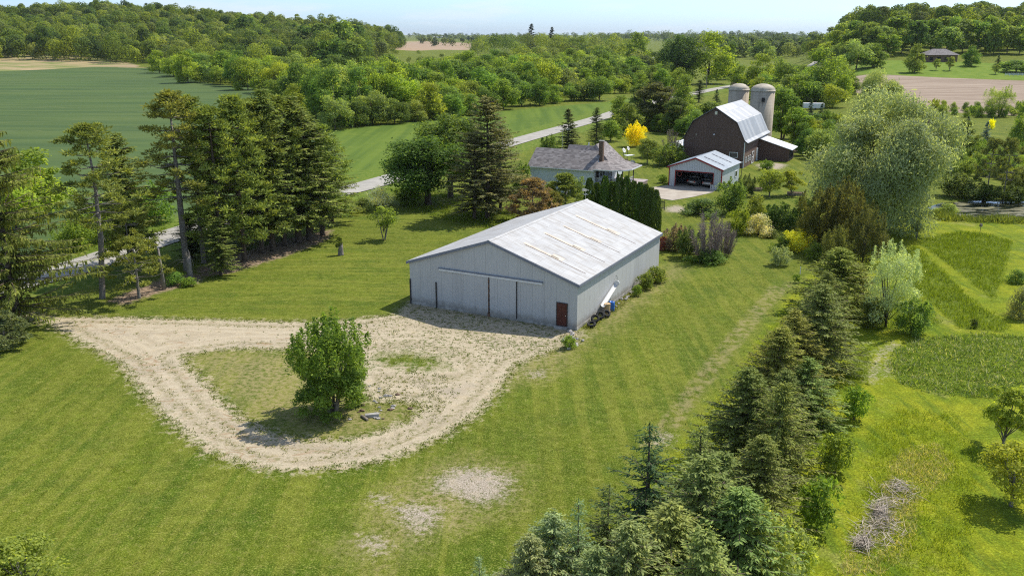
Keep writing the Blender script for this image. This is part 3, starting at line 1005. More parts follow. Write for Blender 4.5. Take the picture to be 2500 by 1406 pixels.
def ribbon(name, line, half, mat, up=.02, kind='structure'):
    b = MB()
    L = np.array(line)
    d = np.gradient(L, axis=0)
    d /= np.linalg.norm(d, axis=1)[:, None]
    nrm = np.stack([-d[:, 1], d[:, 0]], 1)
    rows = [L + nrm * s * half for s in (1, .5, 0, -.5, -1)]
    vs = []
    for i in range(len(L)):
        zc = tz(*L[i]) + up
        for k, r in enumerate(rows):
            vs.append((r[i][0], r[i][1], zc + (0, .05, .07, .05, 0)[k]))
    fs = [(5 * i + k, 5 * i + k + 1, 5 * i + k + 6, 5 * i + k + 5) for i in range(len(L) - 1) for k in range(4)]
    b.add(vs, [f[::-1] for f in fs])
    return tag(b.build(name, mat, smooth=True), kind=kind)


t = NT('asphalt')
p = t.pos()
a = t.mix(t.ss(t.noise(p, .35, 4), .35, .65), (.335, .315, .275), (.405, .380, .330))
a = t.mix(t.m('MULTIPLY', t.ss(t.noise(p, 7., 3), .45, .7), .35), a, (.27, .25, .22))
crk = t.m('ABSOLUTE', t.m('SUBTRACT', t.noise(p, .5, 4, .6, 1.), .5))
a = t.mix(t.m('MULTIPLY', t.ss(crk, .012, .004), .45), a, (.14, .13, .115))
M['asphalt'] = t.fin(a, .9, 0, .15)
ribbon('road', RD, 3.1, M['asphalt'], .03)

t = NT('concrete_slab')
p = t.pos()
a = t.mix(t.ss(t.noise(p, .5, 4), .35, .65), (.36, .31, .25), (.45, .40, .33))
a = t.mix(t.m('MULTIPLY', t.ss(t.noise(p, 6., 3), .5, .7), .3), a, (.29, .26, .21))
M['slab'] = t.fin(a, .9, 0, .15)
slab = P((1600, 457), (1636, 453), (1700, 459), (1748, 465), (1738, 471), (1690, 482), (1642, 490), (1600, 484), (1560, 476), (1565, 462))
b = MB()
b.prism_z(slab, -.1, .06)
tag(b.build('driveway', M['slab']), kind='structure')

t = NT('pond_water')
p = t.pos()
al = t.ss(t.noise(t.map(p, (.5, 1.2, 1)), .5, 5, .65), .44, .60)
a = t.mix(al, (.012, .018, .014), (.115, .105, .030))
t.fin(a, t.m('MULTIPLY_ADD', al, .6, .06), 0, .5)
t.bump(t.noise(p, 5., 3), .12, .03)
M['water'] = t.mat
b = MB()
pp = smooth(POND + [POND[0]], 5)
b.add([(x, y, -.10) for x, y in pp], [tuple(range(len(pp)))[::-1]])
wo = tag(b.build('pond', M['water']), kind='structure')

# ------------------------------------------------------------------ building materials
def siding(name, c0, c1, period, width, axis='xy', rough=.6, groove=.5, metal=0., stain=.25, seed=0., spec=.3, bumpy=.4, splash=False):
    """panels with fine seams along x+y (vertical boards) or z (clapboards)"""
    t = NT(name)
    p = t.pos('obj')
    x, y, z = t.xyz(p)
    u = z if axis == 'z' else (x if axis == 'x' else (y if axis == 'y' else t.m('ADD', x, y)))
    k = t.m('DIVIDE', u, period)
    fr = t.m('FRACT', k)
    e = t.m('ABSOLUTE', t.m('SUBTRACT', fr, .5))
    line = t.ss(e, .5 - width / period, .5)
    idv = t.white(t.comb(t.m('FLOOR', k), seed, 0))
    c = t.mix(idv, c0, c1)
    st = t.noise(t.map(p, (1.2, 1.2, .16)), 1.3, 5, .65)
    c = t.mix(t.m('MULTIPLY', t.ss(st, .45, .75), stain), c, tuple(v * .55 for v in c0))
    if splash:
        sp = t.m('MULTIPLY', t.ss(t.m('ADD', z, t.m('MULTIPLY', t.noise(p, 2.2, 5, .7), -1.4)), .35, -.45), .6)
        c = t.mix(sp, c, (.21, .175, .13))
        fine_ = t.m('ABSOLUTE', t.m('SUBTRACT', t.m('FRACT', t.m('MULTIPLY', u, 3.28)), .5))
        c = t.mix(t.m('MULTIPLY', t.ss(fine_, .40, .5), .14), c, tuple(v * .45 for v in c0))
        c = t.mix(t.m('MULTIPLY', t.ss(t.noise(p, .9, 6, .7), .56, .7), .28), c, tuple(v * .6 for v in c0))
    c = t.mix(t.m('MULTIPLY', line, groove), c, tuple(v * .35 for v in c0))
    t.bump(t.m('MULTIPLY', line, -1.), bumpy, .03)
    return t.fin(c, rough, metal, spec)


def sheetroof(name, c0, c1, spacing, axis, lap=0., lapaxis='x', rough=.45, metal=.3, stain=.4, stcol=(.28, .2, .12), rib=.5, spec=.4, lo=.52, hi=.74):
    t = NT(name)
    p = t.pos('obj')
    x, y, z = t.xyz(p)
    u, v = (y, x) if axis == 'y' else (x, y)
    k = t.m('DIVIDE', u, spacing)
    e = t.m('ABSOLUTE', t.m('SUBTRACT', t.m('FRACT', k), .5))
    line = t.ss(e, .36, .5)
    lp = t.m('DIVIDE', v, lap or 50.)
    idv = t.white(t.comb(t.m('FLOOR', t.m('DIVIDE', k, 3.)), t.m('FLOOR', lp), 1.7))
    c = t.mix(idv, c0, c1)
    if lap:
        c = t.mix(t.m('MULTIPLY', t.ss(t.m('ABSOLUTE', t.m('SUBTRACT', t.m('FRACT', lp), .5)), .47, .5), .45), c, tuple(q * .45 for q in c0))
    sc_ = (.35, 2.4, 1) if axis == 'y' else (2.4, .35, 1)
    st = t.noise(t.map(p, sc_), 1.0, 6, .7)
    c = t.mix(t.m('MULTIPLY', t.ss(st, lo, hi), stain), c, stcol)
    bl = t.noise(p, 1.6, 5, .7)
    c = t.mix(t.m('MULTIPLY', t.ss(bl, .48, .7), .35), c, tuple(q * .68 for q in c0))
    c = t.mix(t.m('MULTIPLY', line, rib), c, tuple(q * .6 for q in c0))
    t.bump(line, .5, .03)
    return t.fin(c, rough, metal, spec)


M['barnwall'] = siding('pole_barn_siding', (.49, .485, .475), (.53, .525, .515), 1.22, .028, groove=.32, stain=.22, splash=True)
M['barnroof'] = sheetroof('galvanised_roof', (.43, .425, .415), (.50, .495, .48), .30, 'y', 1.15, 'x', rough=.55, metal=.0, stain=.6, stcol=(.26, .215, .165), rib=.3, lo=.45, hi=.66)
M['panel'] = plain('yellowed_panel', (.56, .49, .39), .5, var=.15, scale=1.2)
M['bluetrim'] = plain('blue_grey_trim', (.19, .205, .25), .5, var=.1)
M['whitetrim'] = plain('white_paint', (.68, .68, .67), .5, var=.08)
M['concrete'] = plain('concrete', (.36, .34, .31), .9, var=.3, scale=2)
M['rust'] = plain('rusty_steel', (.15, .085, .055), .9, var=.6, scale=4)
M['darksteel'] = plain('dark_steel', (.055, .05, .048), .6, var=.3)
M['browndoor'] = plain('brown_door', (.10, .030, .020), .5, var=.2)
M['deadwood'] = plain('dead_branches', (.40, .34, .275), .9, var=.35, scale=1.5)
M['brass'] = plain('pale_metal', (.6, .58, .52), .3, .8, .05)
M['brownwall'] = siding('brown_barn_siding', (.105, .064, .051), (.13, .078, .062), .45, .03, groove=.5, stain=.35)
M['brownblock'] = plain('brown_block_wall', (.145, .098, .070), .9, var=.3, scale=1.5)
M['barnroof2'] = sheetroof('barn_tin_roof', (.33, .34, .355), (.46, .46, .46), .55, 'y', 2.6, 'x', rough=.5, metal=.2, stain=.3, stcol=(.36, .35, .32), rib=.35)
M['whiteroof'] = plain('white_roof', (.80, .80, .79), .5, var=.06)
M['silowall'] = None
t = NT('silo_staves')
p = t.pos('obj')
x, y, z = t.xyz(p)
c = t.mix(t.ss(t.noise(t.map(p, (.5, .5, .12)), 1.4, 5, .65), .35, .65), (.40, .335, .25), (.49, .42, .325))
hoop = t.ss(t.m('ABSOLUTE', t.m('SUBTRACT', t.m('FRACT', t.m('DIVIDE', z, .75)), .5)), .44, .5)
c = t.mix(t.m('MULTIPLY', hoop, .35), c, (.16, .13, .10))
c = t.mix(t.m('MULTIPLY', t.ss(t.noise(t.map(p, (1.4, 1.4, .14)), 1., 6, .7), .56, .7), .75), c, (.12, .10, .085))
M['silowall'] = t.fin(c, .9, 0, .15)
M['silodome'] = plain('silo_dome', (.42, .37, .28), .7, var=.2, scale=1.0)
M['garagewall'] = siding('ribbed_steel', (.50, .54, .58), (.56, .59, .62), .30, .05, groove=.45, stain=.1, rough=.45, metal=.1)
M['garageroof'] = sheetroof('garage_roof', (.25, .28, .31), (.30, .33, .35), .30, 'y', 0, 'x', rough=.4, metal=.25, stain=.1, rib=.25)
M['redtrim'] = plain('red_trim', (.26, .022, .022), .45, var=.1)
M['sky_strip'] = plain('dark_roof_strip', (.05, .045, .045), .4, var=.3)
M['clap'] = siding('clapboard', (.71, .76, .79), (.74, .79, .82), .22, .03, axis='z', groove=.5, stain=.06, rough=.5)
M['dark'] = plain('dark_interior', (.03, .028, .026), .9, var=.3)
M['brick'] = plain('brown_brick', (.17, .11, .075), .9, var=.4, scale=8)
M['glass'] = plain('window_glass', (.02, .025, .03), .08, var=.1, spec=.6)
t = NT('shingles')
p = t.pos('obj')
x, y, z = t.xyz(p)
zz = t.m('MULTIPLY', z, 5.5)
rw = t.m('FLOOR', zz)
ck = t.white(t.comb(t.m('FLOOR', t.m('ADD', t.m('MULTIPLY', x, 2.2), t.m('MULTIPLY', rw, .37))), t.m('FLOOR', t.m('MULTIPLY', y, 2.2)), rw))
c = t.mix(ck, (.15, .135, .13), (.33, .30, .285))
c = t.mix(t.m('MULTIPLY', t.ss(t.noise(p, .5, 3), .4, .65), .3), c, (.21, .18, .165))
c = t.mix(t.m('MULTIPLY', t.ss(t.m('FRACT', zz), .85, 1.), .4), c, (.07, .055, .05))
M['shingle'] = t.fin(c, .95, 0, .1)
M['wood'] = plain('weathered_wood', (.27, .22, .17), .9, var=.4, scale=3)
M['deck'] = siding('deck_boards', (.40, .33, .31), (.48, .40, .37), .16, .03, axis='y', groove=.8, stain=.2)
M['tyre'] = plain('tyre_rubber', (.022, .022, .022), .8, var=.25, scale=6)
M['bluebarrel'] = plain('blue_plastic', (.015, .13, .48), .35, var=.1, spec=.5)
M['tan'] = plain('tan_fibre_drum', (.55, .38, .20), .7, var=.15)
M['stone'] = plain('field_stone', (.40, .37, .34), .9, var=.5, scale=2.5)
M['silver'] = plain('silver_paint', (.36, .35, .34), .25, .6, .05, spec=.6)
M['redlamp'] = plain('tail_lamp', (.35, .01, .01), .2, var=.05, spec=.6)
M['blackpl'] = plain('black_plastic', (.02, .02, .02), .5, var=.1)
M['cream'] = plain('cream_paint', (.66, .62, .52), .5, var=.06)
M['plate'] = plain('number_plate', (.72, .72, .70), .5, var=.03)


def gable_shell(b, W, L, E, R, m=0, base=0.):
    """closed gabled box: front and back gables plus long walls, open at the top (the roof covers it)"""
    v = [(0, 0, base), (W, 0, base), (W, 0, E), (W / 2, 0, R), (0, 0, E), (0, L, base), (W, L, base), (W, L, E), (W / 2, L, R), (0, L, E)]
    return b.add(v, [(0, 1, 2, 3, 4), (6, 5, 9, 8, 7), (1, 6, 7, 2), (5, 0, 4, 9)], m)


def roof_slab(b, W, L, E, R, oh=.35, og=.3, th=.12, m=0):
    """two pitched slabs meeting at the ridge, with overhang"""
    s = (R - E) / (W / 2)
    for sg in (-1, 1):
        xe = W / 2 + sg * (W / 2 + oh)
        ze = E - s * oh
        u = .06
        poly = [(W / 2, R + u), (xe, ze + u), (xe, ze + u + th), (W / 2, R + u + th)]
        if sg > 0: poly = poly[::-1]
        b.prism_y(poly, -og, L + og, m)
    return b


# ------------------------------------------------------------------ the white pole barn
PW, PL, PE, PRG, PROT = 17.9, 23.2, 4.3, 7.27, math.radians(27.38)
pb = empty('pole_barn', (-10.05, 82.88, 0), -PROT, 'large pale grey metal pole barn with a whitish patched roof beside the gravel loop', 'barn')
gable_shell(MB(), PW, PL, PE, PRG, base=.28).build('wall', M['barnwall'], pb)
b = MB()
b.box(-.03, PW + .03, -.03, PL + .03, -.3, .275)
b.build('foundation', M['concrete'], pb)
roof_slab(MB(), PW, PL, PE, PRG, .22, .18, .07).build('roof', M['barnroof'], pb)
rf = pb.children[-1]
sl_ = (PRG - PE) / (PW / 2)
b = MB()
for sg in (-1, 1):                                   # barge boards on the two gables and the eave fascia
    for yy in (-.235, PL + .185):
        x1 = PW / 2 + sg * (PW / 2 + .25)
        z1 = PE - sl_ * .25
        poly = [(PW / 2, PRG - .14), (x1, z1 - .14), (x1, z1 + .09), (PW / 2, PRG + .09)]
        if sg > 0: poly = poly[::-1]
        b.prism_y(poly, yy, yy + .05)
    xe = PW / 2 + sg * (PW / 2 + .225)
    b.box(min(xe, xe + sg * .04), max(xe, xe + sg * .04), -.18, PL + .18, PE - sl_ * .225 - .14, PE - sl_ * .225 + .10)
b.build('fascia', M['bluetrim'], pb)
b = MB()
b.prism_y([(PW / 2 - .22, PRG + .075), (PW / 2, PRG + .15), (PW / 2 + .22, PRG + .075), (PW / 2, PRG + .175)][::-1], -.2, PL + .2)
b.build('ridge_cap', M['barnroof'], rf)
# yellowed daylight panels lying in the right slope
for i, (y0, x0, ln, wd) in enumerate(((2.9, 11.0, 3.6, .8), (7.6, 10.9, 3.9, .75), (11.8, 11.1, 3.8, .62), (16.3, 10.5, 4.6, .8))):
    b = MB()
    for (xa, xb, ya, yb) in ((x0, x0 + ln, y0, y0 + wd * .55), (x0 + ln * .78, x0 + ln + .35, y0 + wd * .1, y0 + wd * 1.15)):
        q = lambda x: PRG - sl_ * (x - PW / 2) + .145
        b.add([(xa, ya, q(xa)), (xb, ya, q(xb)), (xb, yb, q(xb)), (xa, yb, q(xa)), (xa, ya, q(xa) - .02), (xb, ya, q(xb) - .02), (xb, yb, q(xb) - .02), (xa, yb, q(xa) - .02)],
              [(0, 1, 2, 3), (0, 4, 5, 1), (1, 5, 6, 2), (2, 6, 7, 3), (3, 7, 4, 0)])
    b.build('daylight_panel', M['panel'], rf)
    b = MB()                                          # open seam running on down to the eave
    xa, xb = x0 + .2, min(x0 + ln + 3.4, PW - .4)
    q = lambda x: PRG - sl_ * (x - PW / 2) + .142
    for yy in (y0 - .10,):
        b.add([(xa, yy, q(xa)), (xb, yy, q(xb)), (xb, yy + .075, q(xb)), (xa, yy + .075, q(xa))], [(0, 1, 2, 3)])
    b.build('roof_seam', M['rust'], rf)
# sliding doors and track
b = MB()
b.box(3.4, 14.5, -.17, -.02, 4.02, 4.11)
tr_ = b.build('door_track', M['bluetrim'], pb)
b = MB()
b.box(3.45, 14.45, -.15, -.03, 3.84, 4.015)
b.build('track_board', M['whitetrim'], tr_)
for xa, xb in ((6.05, 8.82), (9.0, 11.78)):
    b = MB()
    b.box(xa, xb, -.09, -.015, .14, 3.835)
    o = b.build('sliding_door', M['barnwall'], pb)
b = MB()
for i, z in enumerate(np.linspace(.1, 3.7, 9)):
    b.box(8.86, 8.96, -.13 - .02 * (i % 2), -.03, z, z + .38)
b.box(8.8, 9.02, -.2, -.03, .05, .35)
b.build('door_post', M['rust'], pb)
for xx, zt in ((3.06, 2.6), (.06, 2.55), (11.82, 3.8)):
    b = MB()
    b.box(xx - (.05 if xx < 10 else .02), xx + (.05 if xx < 10 else .02), -.13, -.02, .02 if xx < 10 else .2, zt)
    b.build('guard_post', M['darksteel'], pb)
dr = MB().box(15.86, 16.98, -.06, -.01, .2, 2.42).build('door_frame', M['darksteel'], pb)
d_ = MB()
d_.box(15.94, 16.9, -.085, -.062, .26, 2.35)
for i in range(2):
    for j in range(3):
        d_.box(16.02 + i * .44, 16.38 + i * .44, -.1, -.086, .4 + j * .66, .92 + j * .66)
d_ = d_.build('door', M['browndoor'], pb)
MB().lathe([(0, 0), (.045, .01), (.045, .05), (0, .06)], 10, (16.82, -.16, 1.25), ax='y').build('handle', M['brass'], d_)
MB().box(15.8, 17.05, -.42, -.035, -.05, .19).build('doorstep', M['concrete'], pb)
# weather vane on the far end of the ridge
b = MB()
zr = PRG + .15
b.tube([(PW / 2, PL - .3, zr), (PW / 2, PL - .3, zr + 1.05)], .03, 6)
b.tube([(PW / 2 - .35, PL - .3, zr + .6), (PW / 2 + .35, PL - .3, zr + .6)], .025, 6)
b.tube([(PW / 2, PL - .65, zr + .6), (PW / 2, PL + .05, zr + .6)], .025, 6)
b.box(PW / 2 - .4, PW / 2 + .1, PL - .32, PL - .28, zr + .95, zr + 1.25)
b.box(PW / 2 + .1, PW / 2 + .42, PL - .315, PL - .285, zr + 1.06, zr + 1.14)
b.build('weather_vane', M['brass'], pb)


def pbw(x, y, z=0.):
    c, s = math.cos(PROT), math.sin(PROT)
    return (-10.05 + x * c + y * s, 82.88 - x * s + y * c, z)


# things along the barn's right wall
for i, (bx, by, lean, lab) in enumerate(((1444, 798, .35, 'old black tyre lying nearest the barn corner, lowest of the row'), (1453, 787, .75, 'old tyre leaning second in the row from the barn corner'),
                                         (1465, 779, .85, 'old tyre leaning third in the row, in front of the last one'), (1480, 774, .7, 'old tyre leaning nearest the tan drum'))):
    x, y = gp(bx, by)
    r_ = empty('tyre', (x, y, .02), -PROT + .3 * i, lab, 'tyre', 'old tyres against the pole barn')
    b = MB()
    prof = [(.20, -.09), (.27, -.12), (.36, -.12), (.405, -.08), (.41, 0), (.405, .08), (.36, .12), (.27, .12), (.20, .09), (.215, 0), (.20, -.09)]
    b.lathe(prof, 28)
    o = b.build('tread', M['tyre'], r_, smooth=True)
    o.rotation_euler = (lean, 0, 0)
    o.location = (0, 0, .41 * math.sin(lean) + .11 * math.cos(lean))
x, y = gp(1482, 766)
r_ = empty('fibre_drum', (x, y, 0), 0, 'tan round drum standing between the tyres and the blue barrel', 'drum')
MB().lathe([(0, 0), (.3, 0), (.3, .03), (.285, .05), (.285, .95), (.3, .97), (.3, 1.0)], 28).build('body', M['tan'], r_, smooth=False)
MB().lathe([(.305, .985), (.305, 1.03), (.26, 1.035), (.0, 1.03)], 28).build('lid', M['tan'], r_)
x, y = gp(1493, 759)
r_ = empty('blue_barrel', (x, y, 0), 0, 'bright blue plastic barrel under the lower end of the white chute', 'barrel')
MB().lathe([(0, 0), (.27, 0), (.295, .05), (.295, .28), (.305, .31), (.295, .34), (.295, .6), (.305, .63), (.295, .66), (.295, .88), (.26, .95), (.24, .95), (.23, .9), (0, .9)], 28).build('body', M['bluebarrel'], r_, smooth=True)
b = MB()
b.lathe([(.05, .9), (.05, .95), (0, .95)], 10, (.12, 0, 0))
b.build('bung', M['whitetrim'], r_)
# white half-pipe chute leaning on the wall
r_ = empty('chute', pbw(PW, 7, 0), -PROT, 'long white half round chute leaning on the barn wall above the blue barrel', 'chute')
p0, p1 = np.array((.42, -1.75, 1.02)), np.array((.30, 2.1, 2.15))
dd = unit(p1 - p0)
b = MB()
sdv = unit(np.cross(dd, (0, 0, 1)))
upv = np.cross(sdv, dd)
for rr_, flip in ((.26, 0), (.23, 1)):
    vs, fs = [], []
    for i, q in enumerate((p0, p1)):
        for k in range(11):
            a = PI + PI * k / 10
            vs.append(q + rr_ * (math.cos(a) * sdv + math.sin(a) * upv))
    fs = [(k, k + 1, 12 + k, 11 + k) if flip else (k + 1, k, 11 + k, 12 + k) for k in range(10)]
    b.add(vs, fs)
b.build('trough', M['whitetrim'], r_)
MB().lathe([(0, -.05), (.27, -.05), (.27, .05), (0, .05)], 20, tuple(p1 + dd * .05), ax='y').build('end_cap', M['whitetrim'], r_)
MB().tube([p1 + (0, .1, .1), (.2, 2.4, 2.75), (.12, 2.5, 2.85), (.06, 2.4, 2.75)], .02, 6).build('hook', M['darksteel'], r_)
# field stones at the corner, each its own stone
g0 = np.random.default_rng(5)
for i in range(19):
    px, py = 1402 + g0.normal() * 13, 829 + g0.normal() * 14
    x, y = gp(px, py)
    s = g0.uniform(.13, .27)
    o = MB().rock((0, 0, 0), s, 100 + i).build('field_stone', M['stone'], None, (x, y, s * .45), smooth=False)
    tag(o, 'grey field stone in the loose pile at the near corner of the pole barn', 'stone', 'stones piled at the barn corner')
for i in range(26):
    q = g0.uniform(5, 22.5)
    s = g0.uniform(.10, .22)
    x, y, _ = pbw(PW + g0.uniform(.15, .7), q)
    o = MB().rock((0, 0, 0), s, 140 + i).build('field_stone', M['stone'], None, (x, y, s * .4))
    tag(o, 'pale rough stone along the foot of the barn side wall', 'stone', 'stones along the barn side wall')

# ------------------------------------------------------------------ brown gambrel barn, lean-to, silos
GW, GL, GE, GB, GBI, GR, GROT = 12.4, 22.0, 5.16, 8.72, 1.85, 11.5, .47
gb = empty('gambrel_barn', (34.89, 178.97, 0), -GROT, 'dark brown gambrel barn with a grey tin roof in front of two silos', 'barn')
prof = [(0, 0), (GW, 0), (GW, GE), (GW - GBI, GB), (GW / 2, GR), (GBI, GB), (0, GE)]
b = MB()
n = len(prof)
v = [(x, 0, z) for x, z in prof] + [(x, GL, z) for x, z in prof]
b.add(v, [tuple(range(n)), tuple(range(2 * n - 1, n - 1, -1))], 0)
b.add([(0, 0, 2.7), (0, GL, 2.7), (0, GL, GE), (0, 0, GE)], [(0, 1, 2, 3)], 0)
b.add([(GW, 0, 2.7), (GW, GL, 2.7), (GW, GL, GE), (GW, 0, GE)], [(0, 1, 2, 3)], 0)
b.build('wall', M['brownwall'], gb)
b = MB()
b.box(GW - .2, GW + .04, .05, GL - .05, 0, 2.7)
b.box(-.04, .2, .05, GL - .05, 0, 2.7)
b.build('block_wall', M['brownblock'], gb)
b = MB()
outl = [(-.62, GE - .25), (-.02, GE + .18), (GBI - .12, GB + .12), (GW / 2, GR + .14), (GW - GBI + .12, GB + .12), (GW + .02, GE + .18), (GW + .62, GE - .25)]
for (xa, za), (xb, zb) in zip(outl[:-1], outl[1:]):
    b.prism_y([(xa, za), (xb, zb), (xb, zb + .09), (xa, za + .09)], -.25, GL + .25)
gr_ = b.build('roof', M['barnroof2'], gb)
b = MB()
for (xa, za), (xb, zb) in zip(outl[:-1], outl[1:]):
    b.prism_y([(xa, za - .16), (xb, zb - .16), (xb, zb + .04), (xa, za + .04)], -.30, -.255)
b.build('barge_board', M['darksteel'], gb)
MB().box(GW - .12, GW + .05, -.06, -.01, 0, GE - .1).build('corner_board', M['whitetrim'], gb)
MB().box(-.05, .1, -.06, -.01, 0, GE - .3).build('corner_board', M['whitetrim'], gb)
b = MB()
b.box(0, GW - .15, -.05, -.012, 3.32, 3.42)
b.box(2.6, 9.6, -.05, -.012, 7.5, 7.58)
b.build('belt_board', M['brownwall'], gb)
MB().box(GW / 2 - .12, GW / 2 + .38, -.16, -.02, GR - 1.25, GR - .65).build('gable_box', M['cream'], gb)
yl = empty('yard_lamp', (0, 0, 0))
yl.parent = gb
MB().lathe([(0, .22), (.1, .2), (.22, 0), (.2, 0), (.08, .17)], 14, (6.25, -.4, 6.3)).build('lamp_shade', M['whitetrim'], yl)
MB().tube([(6.25, -.02, 6.6), (6.25, -.4, 6.65), (6.25, -.4, 6.5)], .025, 6).build('arm', M['darksteel'], yl)
MB().tube([(2.3, -.02, 5.6), (.6, -.25, 4.7)], .03, 6).build('conduit', M['wood'], gb)
MB().box(2.4, 2.7, -.06, -.02, 5.9, 6.3).build('gable_vent', M['wood'], gb)


def window(parent, x, y, z, w, h, face, mat='whitetrim', cross=True, name='window'):
    """framed window on a wall whose outside points to 'face' (+x, -x or -y)"""
    fr, pn = MB(), MB()
    def bx(m_, u0, u1, z0, z1, d0, d1):
        if face == '-y': m_.box(u0, u1, y - d1, y - d0, z0, z1)
        elif face == '+x': m_.box(x + d0, x + d1, u0, u1, z0, z1)
        else: m_.box(x - d1, x - d0, u0, u1, z0, z1)
    c0 = x if face == '-y' else y
    u0, u1 = c0 - w / 2, c0 + w / 2
    f = .09
    bx(fr, u0 - f, u1 + f, z - f, z, .0, .07)
    bx(fr, u0 - f, u1 + f, z + h, z + h + f, .0, .07)
    bx(fr, u0 - f, u0, z, z + h, .0, .07)
    bx(fr, u1, u1 + f, z, z + h, .0, .07)
    if cross:
        bx(fr, c0 - .03, c0 + .03, z, z + h, .022, .05)
        bx(fr, u0, c0 - .03, z + h / 2 - .03, z + h / 2 + .03, .022, .05)
        bx(fr, c0 + .03, u1, z + h / 2 - .03, z + h / 2 + .03, .022, .05)
    bx(pn, u0, u1, z, z + h, .005, .02)
    o = fr.build(name, M[mat], parent)
    pn.build('pane', M['glass'], o)
    return o


for yy in (1.6, 3.6, 5.3):
    window(gb, GW + .045, yy, 1.0, .7, .9, '+x')
b = MB()
b.box(GW + .045, GW + .11, 6.6, 8.7, .05, 2.5)
dd_ = b.build('stable_door', M['brownwall'], gb)
b = MB()
for ya in (6.6, 8.55): b.box(GW + .112, GW + .15, ya, ya + .15, .05, 2.5)
for za in (.05, 1.25, 2.35): b.box(GW + .112, GW + .15, 6.75, 8.55, za, za + .15)
for (ya, za, yb, zb) in ((6.75, .2, 8.55, 1.25), (6.75, 2.35, 8.55, 1.4)):
    cc, hx = ((ya + yb) / 2, (za + zb) / 2), np.array((yb - ya, zb - za)) / 2
    nn = unit(np.array((-hx[1], hx[0]))) * .07
    b.obox((GW + .128, cc[0], cc[1]), (.012, 0, 0), (0, hx[0], hx[1]), (0, nn[0], nn[1]))
b.build('door_brace', M['whitetrim'], dd_)
MB().box(GW + .045, GW + .12, 11.2, 12.6, .05, 2.7).build('side_door', M['whitetrim'], gb)
window(gb, 10.3, -.0, 2.05, 1.5, .9, '-y', cross=False)

lt = empty('lean_to_shed', (34.89 + GW * math.cos(GROT) + 13.4 * math.sin(GROT), 178.97 - GW * math.sin(GROT) + 13.4 * math.cos(GROT), 0), -GROT,
           'low brown lean-to shed with a white roof on the side of the gambrel barn', 'shed')
b = MB()
LW, LL = 6.3, 6.0
v = [(.06, 0, 0), (LW, 0, 0), (LW, 0, 2.5), (.06, 0, 4.35), (.06, LL, 0), (LW, LL, 0), (LW, LL, 2.5), (.06, LL, 4.35)]
b.add(v, [(0, 1, 2, 3), (5, 4, 7, 6), (1, 5, 6, 2)])
b.build('wall', M['brownwall'], lt)
b = MB()
b.prism_y([(.07, 4.45), (LW + .7, 2.4), (LW + .7, 2.52), (.07, 4.57)], -.35, LL + .3)
b.build('roof', M['whiteroof'], lt)
for i in range(2):
    MB().box(LW + .02, LW + .08, .8 + i * 2.4, 2.6 + i * 2.4, .1, 2.1).build('shed_door', M['dark'], lt)


def silo(x, y, r, h, dome, label, dm):
    s = empty('silo', (x, y, 0), .4, label, 'silo', 'concrete stave silos behind the brown barn')
    MB().lathe([(r, -.2), (r, h), (r - .15, h)], 40).build('wall', M['silowall'], s, smooth=True)
    pr = [(r + .12, h - .05), (r + .12, h + .08)] + [((r + .05) * math.cos(a), h + .08 + dome * math.sin(a)) for a in np.linspace(0, PI / 2 - .02, 9)] + [(0, h + .08 + dome)]
    d = MB().lathe(pr, 40).build('dome', M[dm], s, smooth=True)
    return s


s1 = silo(58.0, 206.5, 2.7, 13.0, 1.5, 'wider pale concrete silo with a smooth dome, right of the pair', 'silodome')
b = MB().box(-2.05, -1.45, -2.72, -2.3, 10.7, 11.6)
b.build('hatch', M['dark'], s1)
s2 = silo(53.7, 211.5, 2.35, 12.9, 1.4, 'narrower grey silo with a broken dome and ragged top, left of the pair', 'silodome')
b = MB()
b.box(.5, 1.5, -1.5, -.75, 13.6, 14.0)
b.build('dome_hole', M['dark'], s2)
b = MB()
gq = np.random.default_rng(3)
for i in range(14):
    a = gq.uniform(1.2, 2.6)
    b.tube([(1.4 * math.cos(a), 1.0 * math.sin(a), 13.8), (1.8 * math.cos(a) - gq.uniform(.2, .9), 1.4 * math.sin(a), 14.2 + gq.uniform(0, .45))], .03, 5)
b.build('dead_vine', M['bark'], s2)

# ------------------------------------------------------------------ garage with two cars
AW, AL, AE, AR, AROT = 9.4, 10.6, 3.45, 5.15, .52
ga = empty('garage', (27.49, 152.48, 0), -AROT, 'open metal garage with red trim and two cars inside', 'garage')
ox0, ox1, oz = 1.25, 7.9, 2.75
b = MB()
b.add([(0, 0, 0), (ox0, 0, 0), (ox0, 0, oz), (ox1, 0, oz), (ox1, 0, 0), (AW, 0, 0), (AW, 0, AE), (AW / 2, 0, AR), (0, 0, AE)], [(0, 1, 2, 8), (2, 3, 6, 7, 8), (3, 4, 5, 6)])
b.add([(AW, 0, 0), (AW, AL, 0), (AW, AL, AE), (AW, 0, AE)], [(0, 1, 2, 3)])
b.add([(0, 0, 0), (0, AL, 0), (0, AL, AE), (0, 0, AE)], [(3, 2, 1, 0)])
b.add([(0, AL, 0), (AW, AL, 0), (AW, AL, AE), (AW / 2, AL, AR), (0, AL, AE)], [(4, 3, 2, 1, 0)])
b.build('wall', M['garagewall'], ga)
MB().box(.05, AW - .05, .02, AL - .05, -.1, .055).build('floor_slab', M['slab'], ga)
roof_slab(MB(), AW, AL, AE, AR, .3, .25, .1).build('roof', M['garageroof'], ga)
gro = ga.children[-1]
sg_ = (AR - AE) / (AW / 2)
